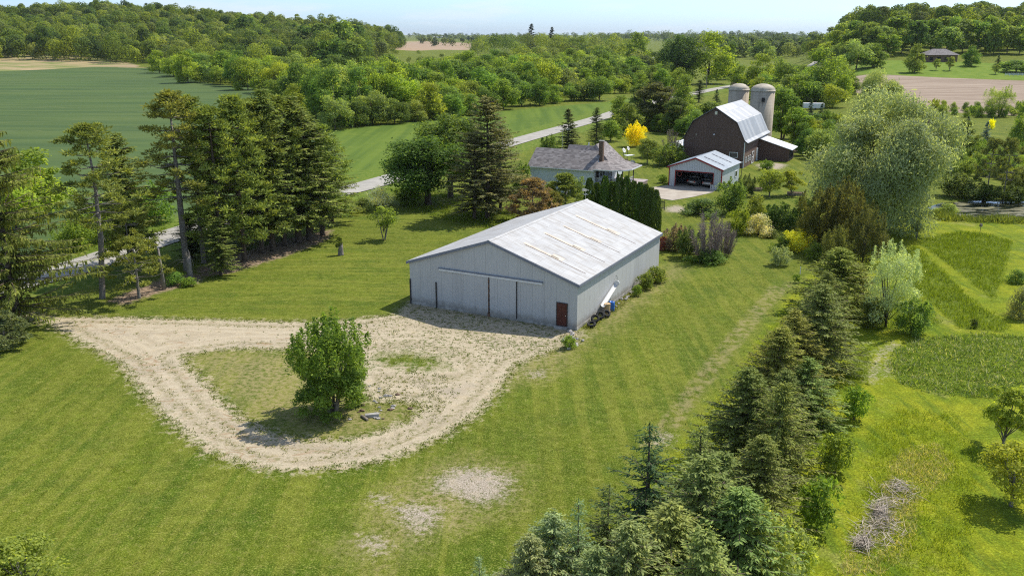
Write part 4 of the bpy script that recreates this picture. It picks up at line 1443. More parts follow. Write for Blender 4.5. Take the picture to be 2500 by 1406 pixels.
for y0 in (2.6, 6.9):
    b = MB()
    q = lambda x: AR - sg_ * (x - AW / 2) + .168
    for k in range(6):
        xa, xb = AW / 2 + .55 + k * .62, AW / 2 + 1.08 + k * .62
        b.add([(xa, y0, q(xa)), (xb, y0, q(xb)), (xb, y0 + .62, q(xb)), (xa, y0 + .62, q(xa))], [(0, 1, 2, 3)])
    b.build('skylight_strip', M['sky_strip'], gro)
b = MB()
for sg in (-1, 1):
    x1 = AW / 2 + sg * (AW / 2 + .32)
    z1 = AE - sg_ * .32
    poly = [(AW / 2, AR - .12), (x1, z1 - .12), (x1, z1 + .1), (AW / 2, AR + .1)]
    if sg > 0: poly = poly[::-1]
    b.prism_y(poly, -.31, -.255)
b.build('barge_board', M['redtrim'], ga)
b = MB()
MB().box(-.04, .12, -.05, -.005, 0, AE - .1).build('corner_trim', M['redtrim'], ga)
b.box(AW - .12, AW + .05, -.05, -.005, 0, AE - .1)
b.box(AW + .01, AW + .05, .0, .12, 0, AE - .12)
b.build('corner_trim', M['redtrim'], ga)
b = MB()
b.box(ox0 - .16, ox0, -.06, -.005, 0, oz + .14)
b.box(ox1, ox1 + .12, -.06, -.005, 0, oz + .14)
b.box(ox0, ox1, -.06, -.005, oz, oz + .14)
b.build('door_frame', M['redtrim'], ga)
window(ga, AW + .01, 8.6, 1.2, 1.1, 1.0, '+x', cross=False)
MB().lathe([(.34, -.06), (.42, -.08), (.42, .0), (.34, 0)], 20, (1.75, .5, 2.2), ax='y').build('hose_reel', M['redtrim'], ga)
MB().box(.5, 2.2, 3.2, 6.5, .06, 1.5).build('workbench', M['dark'], ga)


def gw(x, y):
    c, s = math.cos(AROT), math.sin(AROT)
    return 27.49 + x * c + y * s, 152.48 - x * s + y * c


def hull(b, st, m=0):
    """loft of closed rings [(x, y, z), ...]"""
    n = len(st[0])
    v = [q for r in st for q in r]
    f = [(i * n + k, i * n + (k + 1) % n, (i + 1) * n + (k + 1) % n, (i + 1) * n + k) for i in range(len(st) - 1) for k in range(n)]
    f += [tuple(range(n - 1, -1, -1)), tuple(range((len(st) - 1) * n, len(st) * n))]
    return b.add(v, f, m)


def suv(x, y, rz, label, tall=1.0, length=4.7):
    """car whose rear end faces -y"""
    c = empty('parked_car', (x, y, .06), rz, label, 'car', 'cars in the garage')
    hw, L = .92, length
    ring = lambda yy, w_, z0, z1, k=.12: [(-w_ + k, yy, z0), (w_ - k, yy, z0), (w_, yy, z0 + k), (w_, yy, z1 - k), (w_ - k * .8, yy, z1), (-w_ + k * .8, yy, z1), (-w_, yy, z1 - k), (-w_, yy, z0 + k)]
    b = MB()
    hull(b, [ring(0, hw - .16, .42, .88), ring(.12, hw - .03, .32, 1.0), ring(.6, hw, .28, 1.05), ring(L * .6, hw, .26, 1.04), ring(L * .72, hw - .01, .26, 1.0), ring(L * .93, hw - .06, .28, .86), ring(L, hw - .22, .36, .7)])
    b.build('body', M['silver'], c, smooth=True, bevel=.03)
    zr_ = 1.64 * tall
    b = MB()
    hull(b, [ring(.1, hw - .12, .98, 1.06, .03), ring(.42, hw - .2, .98, zr_ - .07, .06), ring(1.2, hw - .19, .98, zr_, .06), ring(2.5, hw - .19, .98, zr_ - .02, .06), ring(3.35, hw - .14, .98, 1.03, .03)])
    b.build('window', M['glass'], c, smooth=False)
    b = MB()
    hull(b, [ring(.36, hw - .2, zr_ - .05, zr_ + .01, .025), ring(1.2, hw - .2, zr_ + .0, zr_ + .05, .025), ring(2.45, hw - .22, zr_ - .03, zr_ + .03, .025)])
    b.build('roof', M['silver'], c, smooth=True)
    for sx in (-1, 1):
        for y0, y1 in ((1.15, 1.3), (2.05, 2.17)):
            b = MB()
            b.obox((sx * (hw - .175), (y0 + y1) / 2, 1.32 * tall), (.02, 0, 0), (0, .07, 0), (0, 0, .34 * tall))
            b.build('door_pillar', M['silver'], c)
        b = MB()
        b.box(min(sx * .6, sx * .86), max(sx * .6, sx * .86), -.005, .1, .78, .98)
        b.build('tail_light', M['redlamp'], c)
        b = MB()
        b.obox((sx * (hw + .06), 3.0, 1.08), (.1, 0, 0), (0, .06, 0), (0, 0, .07))
        b.build('wing_mirror', M['silver'], c)
        for yy in (.95, L - .95):
            wh_ = MB().lathe([(.2, -.1), (.31, -.11), (.345, -.06), (.345, .06), (.31, .11), (.2, .1), (.2, -.1)], 22, (sx * (hw - .1), yy, .345), ax='x').build('wheel', M['tyre'], c)
            MB().lathe([(0, -.09), (.2, -.09), (.2, .09), (0, .09)], 18, (sx * (hw - .1), yy, .345), ax='x').build('rim', M['brass'], wh_)
    MB().box(-.78, .78, -.06, .06, .36, .58).build('bumper', M['blackpl'], c, bevel=.03)
    MB().box(-.26, .26, -.025, .01, .68, .82).build('number_plate', M['plate'], c)
    return c


x, y = gw(3.65, 1.2)
suv(x, y, -AROT - .30, 'silver grey sport utility car with its tail to the garage door, on the left')
x, y = gw(6.6, .9)
suv(x, y, -AROT + .03, 'lower silver car with its tail to the garage door, beside the right jamb', .86, 4.5)
x, y = gw(8.6, -.55)
r_ = empty('picket_fence', (x, y, 0), -AROT, 'short white picket fence at the right front corner of the garage', 'fence')
b = MB()
for k in range(7): b.add([(-.9 + k * .27, 0, 0), (-.74 + k * .27, 0, 0), (-.74 + k * .27, 0, .85), (-.82 + k * .27, 0, .98), (-.9 + k * .27, 0, .85), (-.9 + k * .27, .03, 0), (-.74 + k * .27, .03, 0), (-.74 + k * .27, .03, .85), (-.82 + k * .27, .03, .98), (-.9 + k * .27, .03, .85)],
                              [(0, 1, 2, 3, 4), (9, 8, 7, 6, 5), (0, 4, 9, 5), (1, 6, 7, 2), (2, 7, 8, 3), (3, 8, 9, 4)])
b.build('pickets', M['whitetrim'], r_)
MB().box(-.9, .9, .032, .07, .2, .28).box(-.9, .9, .032, .07, .62, .7).build('rails', M['whitetrim'], r_)
x, y = gp(1809, 440)
r_ = empty('lamp_post', (x, y, 0), 0, 'thin dark post with a flat bracket at the right rear of the garage', 'post')
MB().tube([(0, 0, 0), (0, 0, 3.2)], .05, 8).build('pole', M['darksteel'], r_)
MB().box(-.7, .1, -.05, .05, 3.2, 3.28).build('bracket', M['whitetrim'], r_)

# ------------------------------------------------------------------ farmhouse
HROT = .45
HX, HY = gp(1294, 464)
fh = empty('farmhouse', (HX, HY, 0), -HROT, 'pale blue clapboard farmhouse with brown shingle roofs and a brick chimney', 'house')
HW, HD, HE, HR = 11.5, 6.6, 4.3, 6.7
b = MB()
b.add([(0, 0, 0), (HW, 0, 0), (HW, 0, HE), (0, 0, HE), (0, HD, 0), (HW, HD, 0), (HW, HD, HE), (0, HD, HE), (0, HD / 2, HR), (HW, HD / 2, HR)],
      [(0, 1, 2, 3), (5, 4, 7, 6), (4, 0, 3, 8, 7), (1, 5, 6, 9, 2)])
bx0, bx1, by0, by1, be = 6.4, 12.9, 4.4, 10.2, 4.75
br = 7.55
bm_ = (bx0 + bx1) / 2
b.add([(bx0, by0, 0), (bx1, by0, 0), (bx1, by0, be), (bx0, by0, be), (bx0, by1, 0), (bx1, by1, 0), (bx1, by1, be), (bm_, by1, br), (bx0, by1, be)],
      [(0, 1, 2, 3), (5, 4, 8, 7, 6), (1, 5, 6, 2), (4, 0, 3, 8)])
b.add([(3.2, HD, 0), (6.3, HD, 0), (6.3, HD + 6, 0), (3.2, HD + 6, 0), (3.2, HD, 4), (6.3, HD, 4), (6.3, HD + 6, 4), (3.2, HD + 6, 4)], [(1, 2, 6, 5), (2, 3, 7, 6), (3, 0, 4, 7)])
b.build('wall', M['clap'], fh)


def roof_x(b, x0, x1, y0, y1, e, r, th=.14, oh=.4, og=.35):
    s = (r - e) / ((y1 - y0) / 2)
    ym = (y0 + y1) / 2
    for sg in (-1, 1):
        ye = ym + sg * ((y1 - y0) / 2 + oh)
        ze = e - s * oh
        poly = [(ym, r + .04), (ye, ze + .04), (ye, ze + .04 + th), (ym, r + .04 + th)]
        if sg < 0: poly = poly[::-1]
        b.prism_x(poly, x0 - og, x1 + og)
    return b


b = roof_x(MB(), 0, HW - .2, 0, HD, HE, HR)
hr1 = b.build('main_roof', M['shingle'], fh)
b = MB()
s = (br - be) / ((bx1 - bx0) / 2)
yf, ym_ = by0 - .9, by0 + 1.2
e_ = be - s * .4 + .2
xl, xr = bx0 - .4, bx1 + .4
for dz_ in (0, -.14):
    pass
b.add([(xl, yf, e_), (xr, yf, e_), (xr, by1 + .35, e_), (xl, by1 + .35, e_), (bm_, ym_, br + .12), (bm_, by1 + .35, br + .12),
       (xl, yf, e_ - .14), (xr, yf, e_ - .14), (xr, by1 + .35, e_ - .14), (xl, by1 + .35, e_ - .14)],
      [(0, 1, 4), (1, 2, 5, 4), (3, 0, 4, 5), (2, 3, 5), (0, 6, 7, 1), (1, 7, 8, 2), (2, 8, 9, 3), (3, 9, 6, 0), (6, 9, 8, 7)])
b.build('wing_roof', M['shingle'], fh)
roof_x(MB(), 3.2, 7.2, HD + 1.5, HD + 6, 4.3, 6.6).build('rear_roof', M['shingle'], fh)
MB().tube([(6.6, HD + 3.75, 6.5), (6.6, HD + 3.75, 7.3)], .09, 10).build('vent_pipe', M['whitetrim'], fh)
b = MB()
b.box(-.45, HW + .25, -.52, -.405, HE - .34, HE - .18)
b.build('gutter', M['whitetrim'], fh)
MB().box(bx1 + .40, bx1 + .5, by0 - .8, by1 + .3, be - .42, be - .26).build('gutter', M['whitetrim'], fh)
MB().box(HW - .02, HW + .10, -.07, .08, 0, HE - .2).build('corner_board', M['whitetrim'], fh)
MB().tube([(HW + .16, -.12, 0), (HW + .16, -.12, HE - .4), (HW + .16, -.4, HE - .2)], .05, 8).build('downpipe', M['whitetrim'], fh)
b = MB()
b.box(HW - .1, HW + .6, 2.4, 3.05, 3.6, 8.6)
ch = b.build('chimney', M['brick'], fh)
MB().box(HW - .15, HW + .65, 2.35, 3.1, 8.6, 8.72).build('cap', M['concrete'], ch)
MB().lathe([(.02, -.06), (.2, -.06), (.22, .0), (.02, .02)], 16, (.45, -.08, 3.3), ax='y').build('hose_reel', M['whitetrim'], fh)
MB().lathe([(0, 0), (.2, 0), (.2, .28), (0, .28)], 14, (.35, -.3, 1.5), ax='y').build('meter_box', M['whitetrim'], fh)
# wrap-round porch at the right end
pr_ = [(HW + .1, -.45), (HW + 3.2, -.45), (HW + 4.9, .5), (HW + 5.7, 2.2), (HW + 5.7, HD + 1.2), (HW + .1, HD + 1.2)]
b = MB()
n = len(pr_)
top = [(HW + .1, 1.6), (HW + 1.6, 1.9), (HW + 1.8, 2.6), (HW + 1.9, 3.4), (HW + 1.9, HD + .8), (HW + .1, HD + .8)]
vs_ = [(x, y, 4.33) for x, y in pr_] + [(x, y, 5.25) for x, y in top] + [(x, y, 4.2) for x, y in pr_]
fs_ = [(i, (i + 1) % n, n + (i + 1) % n, n + i) for i in range(n)] + [tuple(range(n, 2 * n))] + [(i, 2 * n + i, 2 * n + (i + 1) % n, (i + 1) % n) for i in range(n)] + [tuple(range(3 * n - 1, 2 * n - 1, -1))]
b.add(vs_, fs_)
b.build('porch_roof', M['shingle'], fh)
b = MB()
for i in range(4):
    a, c_ = np.array(pr_[i]), np.array(pr_[i + 1])
    dv_, nn = c_ - a, None
    u_ = unit(dv_)
    nn = np.array((u_[1], -u_[0])) * .035
    mid = (a + c_) / 2 + nn * 1.3
    b.obox((mid[0], mid[1], 4.27), (dv_[0] / 2, dv_[1] / 2, 0), (nn[0], nn[1], 0), (0, 0, .09))
b.build('porch_gutter', M['whitetrim'], fh)
dk = [(HW + .1, -.3), (HW + 4.0, -.3), (HW + 6.2, .7), (HW + 7.0, 3.0), (HW + 7.0, HD + 1), (HW + .1, HD + 1)]
MB().prism_z(dk, 1.85, 2.0).build('porch_deck', M['deck'], fh)
MB().prism_z([(x * .99 + .12, y * .97 + .05) for x, y in dk], -.1, 1.846).build('porch_base', M['wood'], fh)
pts_ = [(HW + .5, -.15), (HW + 1.8, -.15), (HW + 3.1, -.15), (HW + 4.0, .3), (HW + 4.7, .8), (HW + 5.3, 2.3), (HW + 5.35, 4.5)]
for (x, y) in pts_:
    MB().box(x - .07, x + .07, y - .07, y + .07, 2.0, 4.2).build('porch_post', M['darksteel'], fh)
for (xa, ya), (xb, yb) in zip(pts_[:-1], pts_[1:]):
    b = MB()
    a, c_ = np.array((xa, ya)), np.array((xb, yb))
    u_ = unit(c_ - a)
    nn = np.array((-u_[1], u_[0])) * .03
    h_ = (c_ - a) / 2 - u_ * .075
    mm_ = (a + c_) / 2
    for z in (2.9, 2.15): b.obox((mm_[0], mm_[1], z), (h_[0], h_[1], 0), (nn[0], nn[1], 0), (0, 0, .04))
    for k in range(9):
        q = a + (c_ - a) * (k + .5) / 9
        b.tube([(q[0], q[1], 2.19), (q[0], q[1], 2.86)], .02, 4)
    b.build('railing', M['whitetrim'], fh)
MB().box(HW + .02, HW + .09, 1.2, 2.2, 2.0, 4.1).build('door', M['dark'], fh)
window(fh, HW + .01, 3.4, 2.7, 1.0, 1.2, '+x')
# television aerial mast by the left end of the house
x, y = gp(1371, 372, 6.0)
r_ = empty('aerial_mast', (x + .5, y + 6.5, 0), .3, 'thin television aerial mast behind the farmhouse roof', 'aerial')
b = MB()
for k in range(3): b.tube([(.16 * math.cos(k * 2.1), .16 * math.sin(k * 2.1), 0), (.1 * math.cos(k * 2.1), .1 * math.sin(k * 2.1), 7.6)], .022, 5)
b.tube([(0, 0, 7), (0, 0, 9.6)], .025, 5)
b.build('mast', M['brass'], r_)
b = MB()
b.tube([(-1.5, 0, 9.2), (1.5, 0, 9.2)], .02, 5)
for k in range(9): b.tube([(-1.4 + k * .34, -.35 - .09 * k, 9.22), (-1.4 + k * .34, .35 + .09 * k, 9.22)], .012, 4)
b.build('antenna', M['brass'], r_)

# golf cart and two dishes on the grass beyond the porch
x, y = gp(1536, 402)
r_ = empty('golf_cart', (x, y, 0), .45, 'small golf cart with a white roof parked on the grass behind the porch', 'golf cart')
b = MB()
ring = lambda yy, w_, z0, z1, k=.06: [(yy, -w_ + k, z0), (yy, w_ - k, z0), (yy, w_, z0 + k), (yy, w_, z1 - k), (yy, w_ - k, z1), (yy, -w_ + k, z1), (yy, -w_, z1 - k), (yy, -w_, z0 + k)]
hull(b, [ring(-1.2, .5, .3, .75), ring(-.9, .58, .25, .8), ring(-.1, .58, .25, .72), ring(.0, .58, .25, .4), ring(.6, .58, .25, .4), ring(.75, .56, .25, .85), ring(1.2, .42, .3, .62)])
b.build('body', M['cream'], r_, bevel=.03)
MB().box(-.65, -.1, -.52, .52, .725, .86).box(-.72, -.6, -.52, .52, .86, 1.2).build('seat', M['tan'], r_, bevel=.03)
MB().box(-1.0, .95, -.62, .62, 1.85, 1.93).build('roof', M['whiteroof'], r_, bevel=.03)
for xx in (-.9, .8):
    for yy in (-.52, .52):
        MB().tube([(xx, yy, .7), (xx * .95, yy, 1.86)], .025, 6).build('post', M['darksteel'], r_)
for xx in (-.8, .85):
    for yy in (-.55, .55):
        MB().lathe([(0, -.09), (.2, -.1), (.24, -.06), (.24, .06), (.2, .1), (0, .09)], 16, (xx, yy, .24), ax='y').build('wheel', M['tyre'], r_)
for i, (px, py, q, lab) in enumerate(((1521, 396, 2.2, 'grey white round dish on a short pole, left of the two near the golf cart'), (1531, 390, 2.2, 'small white round dish on a short pole, right of the two near the golf cart'))):
    x, y = gp(px, py)
    r_ = empty('satellite_dish', (x, y, 0), .5, lab, 'satellite dish', 'dishes by the golf cart')
    MB().tube([(0, 0, 0), (0, 0, q)], .05, 8).build('pole', M['darksteel'], r_)
    o = MB().lathe([(0, .0), (.3, .05), (.55 - .12 * i, .18), (.57 - .12 * i, .2), (.3, .1), (0, .05)], 22).build('dish', M['whitetrim'], r_, smooth=True)
    o.location = (0, -.05, q + .1)
    o.rotation_euler = (1.1, 0, .4)
# white covered thing left of the gambrel barn: low hoop shelter
x, y = gp(1648, 368)
r_ = empty('hoop_shelter', (x, y, 0), -.5, 'low white hoop shelter behind bushes beside the brown barn', 'shelter')
b = MB()
arc = [(2.2 * math.cos(a), 1.9 * math.sin(a)) for a in np.linspace(0, PI, 13)]
b.prism_y(arc, 0, 6)
b.build('cover', M['whiteroof'], r_)
b = MB()
for yy in (-.03, 2, 4, 6.0):
    for (xa, za), (xb, zb) in zip(arc[:-1], arc[1:]): b.tube([(xa, yy, za + .02), (xb, yy, zb + .02)], .03, 5)
b.build('hoops', M['whitetrim'], r_)
# small white trailer seen through the trees right of the silos
x, y = gp(1985, 268)
r_ = empty('white_trailer', (x, y, 0), -.15, 'small white trailer seen between tree trunks beyond the silos', 'trailer')
MB().box(-3.5, 3.5, -1.1, 1.1, .6, 2.4).build('body', M['whitetrim'], r_, bevel=.2)
for xx in (-.7, .5): MB().lathe([(0, -.1), (.36, -.1), (.36, .1), (0, .1)], 16, (xx, -1.15, .36), ax='y').build('wheel', M['tyre'], r_)
MB().tube([(-3.5, 0, .6), (-4.7, 0, .5)], .06, 6).build('hitch', M['darksteel'], r_)

# ------------------------------------------------------------------ small things on the near ground
x, y = gp(908, 1017)
r_ = empty('concrete_block', (x, y, 0), .25, 'long pale concrete block lying by the round clump tree', 'block')
MB().box(-.48, .48, -.16, .16, 0, .24).build('block', M['concrete'], r_, bevel=.02)
x, y = gp(890, 1022)
r_ = empty('split_log', (x, y, .08), -.9, 'short weathered log lying beside the concrete block', 'log')
MB().tube([(-.45, 0, 0), (0, .02, .02), (.45, 0, 0)], [.09, .1, .08], 9).build('log', M['wood'], r_)
for i in range(34):
    px, py = 925 + g0.normal() * 42, 985 + g0.normal() * 20
    x, y = gp(px, py)
    s = g0.uniform(.06, .17)
    o = MB().rock((0, 0, 0), s, 200 + i, sq=(1.3, .8, .55)).build('rubble_stone', M['stone'] if i % 4 else M['brick'], None, (x, y, s * .3))
    tag(o, 'broken stone in the rubble right of the round clump tree' if i % 4 else 'reddish brick fragment in the rubble right of the round clump tree', 'stone', 'rubble by the clump tree' if i % 4 else 'brick bits by the clump tree')
# broken snag and stump
x, y = gp(465, 684)
r_ = empty('tree_snag', (x, y, 0), 0, 'short broken grey tree trunk with splintered top, in front of the tall pines', 'tree snag')
MB().tube([(0, 0, -.1), (0, 0, .25), (.03, 0, 1.5), (0, .02, 2.7)], [.42, .33, .29, .27], 12).build('trunk', M['greybark'], r_, smooth=True)
b = MB()
for k in range(10):
    a = k * .63
    b.tube([(.2 * math.cos(a), .2 * math.sin(a), 2.6), (.24 * math.cos(a + .2), .24 * math.sin(a + .2), 2.9 + .45 * ((k * 7) % 5) / 4)], [.07, .012], 5)
b.tube([(-.2, 0, 2.3), (-1.2, -.1, 2.25), (-2.4, -.2, 1.6)], [.04, .03, .01], 5)
b.tube([(-.2, 0, 2.0), (-1.0, .1, 2.0), (-2.0, 0, 1.2)], [.04, .03, .01], 5)
b.tube([(.2, 0, 2.4), (.45, 0, 2.2), (.5, 0, 1.5)], [.05, .04, .015], 5)
b.build('splinters', M['greybark'], r_)
x, y = gp(832, 623)
r_ = empty('sprouting_stump', (x, y, 0), 0, 'old grey stump with a leafy sprout, alone on the lawn', 'stump')
MB().tube([(0, 0, -.1), (0, 0, .2), (.05, 0, .9), (.1, 0, 1.5)], [.42, .34, .28, .2], 10).build('trunk', M['greybark'], r_, smooth=True)
c = link('crown', PR['fruit2'].crown, r_, (-.15, 0, .35))
c.scale = (.30, .30, .42)
c.color = (*G_MID, 1)
x, y = gp(400, 707)
r_ = empty('dead_pine_stub', (x, y, 0), 0, 'slim grey trunk broken off beneath the low pine canopy', 'tree snag')
MB().tube([(0, 0, -.1), (0, 0, 1.8), (-.1, 0, 4.4)], [.22, .17, .1], 9).build('trunk', M['greybark'], r_, smooth=True)
# white stake, bird box, gate, raised beds
x, y = gp(1953, 672)
r_ = empty('marker_stake', (x, y, 0), 0, 'thin stake with a white tube at the edge of the lawn by the spruces', 'stake')
MB().tube([(0, 0, 0), (0, 0, 1.75)], .02, 6).build('rod', M['darksteel'], r_)
MB().tube([(0, 0, .15), (0, 0, .95)], .05, 8).build('tube', M['whitetrim'], r_)
x, y = gp(2391, 577)
r_ = empty('bird_box', (x, y, 0), .4, 'dark bird box on a thin post in the meadow before the pond', 'bird box')
MB().tube([(0, 0, 0), (0, 0, 1.35)], .03, 6).build('post', M['darksteel'], r_)
MB().prism_y([(-.14, 1.3), (.14, 1.3), (.14, 1.62), (0, 1.75), (-.14, 1.62)], -.13, .13).build('box', M['wood'], r_)
x, y = gp(1613, 513)
r_ = empty('garden_gate', (x, y, 0), -.25, 'small dark slatted gate beside the end of the clipped hedge', 'gate')
for xx in (-.6, .5): MB().box(xx, xx + .1, -.05, .05, 0, 1.6).build('gate_post', M['darksteel'], r_)
b = MB()
for k in range(6): b.box(-.46 + k * .16, -.40 + k * .16, -.02, .02, .15, 1.45)
b.box(-.5, .5, .022, .05, .3, .38)
b.box(-.5, .5, .022, .05, 1.2, 1.28)
b.build('slats', M['darksteel'], r_)
for i, (px, py, w_, lab) in enumerate(((1942, 477, 2.6, 'weathered timber raised bed on the lawn below a thin young tree'), (1845, 466, 2.0, 'low timber raised bed behind the round green shrub'), (1938, 373, 3.2, 'grey timber planter on the grass below the lean-to shed'))):
    x, y = gp(px, py)
    r_ = empty('raised_bed', (x, y, 0), -.2, lab, 'raised bed', 'timber raised beds')
    b = MB()
    b.box(-w_ / 2, w_ / 2, -.6, -.5, 0, .5).box(-w_ / 2, w_ / 2, .5, .6, 0, .5).box(-w_ / 2, -w_ / 2 + .1, -.5, .5, 0, .5).box(w_ / 2 - .1, w_ / 2, -.5, .5, 0, .5)
    b.build('timber_frame', M['wood'], r_)
    MB().box(-w_ / 2 + .1, w_ / 2 - .1, -.5, .5, .05, .42).build('soil', M['rust'], r_)
# utility poles and wire
poles = []
for i, (px, py, ty, lab) in enumerate(((1724, 216, 170, 'nearer wooden utility pole beside the road bend'), (1676, 172, 143, 'farther wooden utility pole before the dark maple'))):
    x, y = gp(px, py)
    h_ = ztop(y, ty)
    r_ = empty('utility_pole', (x, y, 0), .5, lab, 'utility pole', 'utility poles by the road')
    MB().tube([(0, 0, -.2), (0, 0, h_)], [.22, .15], 8).build('pole', M['greybark'], r_)
    MB().box(-.9, .9, -.08, .08, h_ - .8, h_ - .6).build('cross_arm', M['wood'], r_)
    poles.append((x, y, h_))
(xa, ya, ha), (xb, yb, hb) = poles
b = MB()
for off, dz_ in ((-.8, -.55), (.8, -.55), (0, -3.0)):
    b.tube([(xa + (xb - xa) * f + off * .8, ya + (yb - ya) * f + off * .4, (ha + (hb - ha) * f) + dz_ - 3.2 * f * (1 - f)) for f in np.linspace(0, 1, 9)], .022, 4)
tag(b.build('power_line', M['darksteel']), 'thin power line wires strung between the two utility poles', 'power line')


# ------------------------------------------------------------------ houses and sheds far off
def far_house(px, py, W, D, E, R, rz, wall, roof, label, name='house', hip=False, cat='house', chim=False):
    x, y = gp(px, py)
    z = tz(x, y)
    r_ = empty(name, (x, y, z - .1), rz, label, cat)
    b = MB()
    b.add([(-W / 2, 0, 0), (W / 2, 0, 0), (W / 2, D, 0), (-W / 2, D, 0), (-W / 2, 0, E), (W / 2, 0, E), (W / 2, D, E), (-W / 2, D, E)], [(0, 1, 5, 4), (1, 2, 6, 5), (2, 3, 7, 6), (3, 0, 4, 7)])
    if not hip:
        b.add([(-W / 2, 0, E), (-W / 2, D, E), (-W / 2, D / 2, R), (W / 2, 0, E), (W / 2, D, E), (W / 2, D / 2, R)], [(0, 2, 1), (3, 4, 5)])
    b.build('wall', M[wall], r_)
    b = MB()
    if hip:
        o, k = .7, min(W, D) / 2
        b.add([(-W / 2 - o, -o, E), (W / 2 + o, -o, E), (W / 2 + o, D + o, E), (-W / 2 - o, D + o, E), (-W / 2 + k, D / 2, R), (W / 2 - k, D / 2, R)],
              [(0, 1, 5, 4), (1, 2, 5), (2, 3, 4, 5), (3, 0, 4), (3, 2, 1, 0)])
    else:
        roof_x(b, -W / 2, W / 2, 0, D, E, R)
    rf_ = b.build('roof', M[roof], r_)
    nw = max(2, int(W / 4))
    for k in range(nw):
        window(r_, -W / 2 + W * (k + .5) / nw, 0, 1.0, min(1.6, W / nw * .5), E * .4, '-y', 'whitetrim' if wall != 'brick' else 'dark', cross=False)
    if chim: MB().box(W * .28, W * .28 + 1.1, D * .4, D * .4 + 1.1, E, R + 1.6).build('chimney', M['brick'], rf_)
    return r_


far_house(2300, 152, 16, 9, 3.6, 6.6, .05, 'brick', 'shingle', 'low brick house with a hipped brown roof on the lawn at upper right', hip=True)
far_house(1592, 152, 7, 6, 2.8, 4.2, .35, 'whitetrim', 'whiteroof', 'small white outbuilding below the round tree by the road', 'outbuilding', cat='outbuilding')
far_house(1640, 128, 12, 8, 4, 7.0, .3, 'brick', 'shingle', 'house hidden among trees with a tall brick chimney above the road', chim=True)
far_house(1482, 150, 10, 7, 3.2, 5.4, -.5, 'cream', 'shingle', 'house with only its grey roof corner showing above the tree belt', cat='house')
far_house(1070, 93.5, 50, 16, 5, 9, .1, 'whitetrim', 'whiteroof', 'long white farm building on the plain left of centre near the horizon', 'farm_building', cat='farm building')
far_house(1255, 91.5, 44, 16, 5, 8, -.1, 'whitetrim', 'whiteroof', 'white farm building on the plain beside a pale silo tower', 'farm_building', cat='farm building')
x, y = gp(1248, 91.5)
r_ = empty('grain_bin', (x, y + 20, 0), 0, 'slim pale silo tower far off on the horizon', 'silo')
MB().lathe([(4, 0), (4, 26), (3, 28), (0, 29)], 16).build('wall', M['whitetrim'], r_)
x, y = gp(2485, 186)
r_ = empty('board_fence', (x, y, tz(x, y)), 0, 'white board fence at the right edge beyond the ploughed field', 'fence')
for k in range(7): MB().box(-6 + k * 2, -5.85 + k * 2, 0, .15, 0, 1.3).build('post', M['whitetrim'], r_)
b = MB()
for z in (.4, .75, 1.1): b.box(-6, 6.15, -.06, -.01, z, z + .16)
b.build('rails', M['whitetrim'], r_)

# ------------------------------------------------------------------ plants one can tell apart, by where they stand
T = tree_px
ROWG = 'spruces of the row along the meadow'
YG = [
    ('youngB', 2035, 765, 602, 185, G_SPR, 'olive green spruce at the far end of the row, below the dark junipers'),
    ('youngA', 2085, 740, 640, 110, G_SPR, 'spruce filling the gap behind the far end of the row'),
    ('youngB', 1992, 905, 690, 190, G_BLUE, 'bluish spruce second from the far end of the row, beside the silvery willow'),
    ('youngA', 1925, 935, 755, 165, G_SPR, 'spruce on the lawn side of the row, near the white stake'),
    ('youngB', 1890, 1020, 795, 195, G_SPR, 'tall dense spruce halfway along the row'),
    ('youngA', 1960, 1035, 870, 170, G_BLUE, 'blue green spruce on the meadow side halfway along the row'),
    ('youngB', 1812, 1130, 893, 210, (.105, .125, .033), 'dark spruce with a clear pointed top over the mown lawn'),
    ('youngA', 1893, 1180, 930, 185, (.118, .135, .036), 'brownish spruce facing the first meadow shrub'),
    ('youngC', 1700, 1215, 1035, 150, G_BLUE, 'slender bluish spruce beside the small bare patch in the lawn'),
    ('youngB', 1845, 1300, 1060, 200, (.112, .13, .035), 'dark brownish spruce facing the second meadow shrub'),
    ('youngC', 1572, 1330, 1030, 215, (.045, .07, .03), 'dark open spruce with a thin spire standing out over the lawn'),
    ('youngA', 1700, 1420, 1105, 290, G_BLUE, 'broad blue green spruce right of the dark spire'),
    ('youngB', 1790, 1470, 1190, 290, (.115, .15, .05), 'wide bluish spruce at the bottom of the picture, left of the pale bush'),
    ('youngA', 1625, 1500, 1225, 300, (.14, .17, .05), 'broad light green spruce in front of the dark spire'),
    ('youngC', 1480, 1440, 1180, 165, (.075, .095, .035), 'thin dark spruce just left of the dark spire'),
    ('youngA', 1348, 1520, 1245, 225, (.16, .19, .09), 'pale grey green spruce at the near left end of the row'),
    ('youngC', 1405, 1520, 1215, 130, (.12, .16, .08), 'narrow pale spruce behind the near left end of the row'),
    ('youngB', 1525, 1580, 1270, 270, (.125, .16, .055), 'light green spruce at the bottom edge between two broad ones'),
    ('youngA', 1700, 1620, 1290, 290, (.12, .15, .05), 'yellow green spruce cut by the bottom edge of the picture'),
    ('youngB', 1290, 1560, 1300, 190, (.15, .18, .075), 'pale spruce filling the bottom edge at the near left end of the row'),
    ('youngA', 1450, 1600, 1330, 230, (.13, .165, .06), 'light spruce at the bottom edge, behind the thin dark one'),
    ('youngB', 1905, 1090, 900, 150, (.095, .115, .034), 'olive spruce tucked between its neighbours halfway along the row'),
    ('youngA', 1755, 1330, 1100, 210, (.105, .13, .04), 'green spruce closing the gap right of the slender bluish one'),
    ('youngA', 2005, 830, 660, 140, (.10, .125, .034), 'green spruce closing the gap near the far end of the row'),
    ('youngC', 1172, 1560, 1352, 100, (.12, .16, .09), 'spruce of which only the tip shows at the bottom edge'),
]
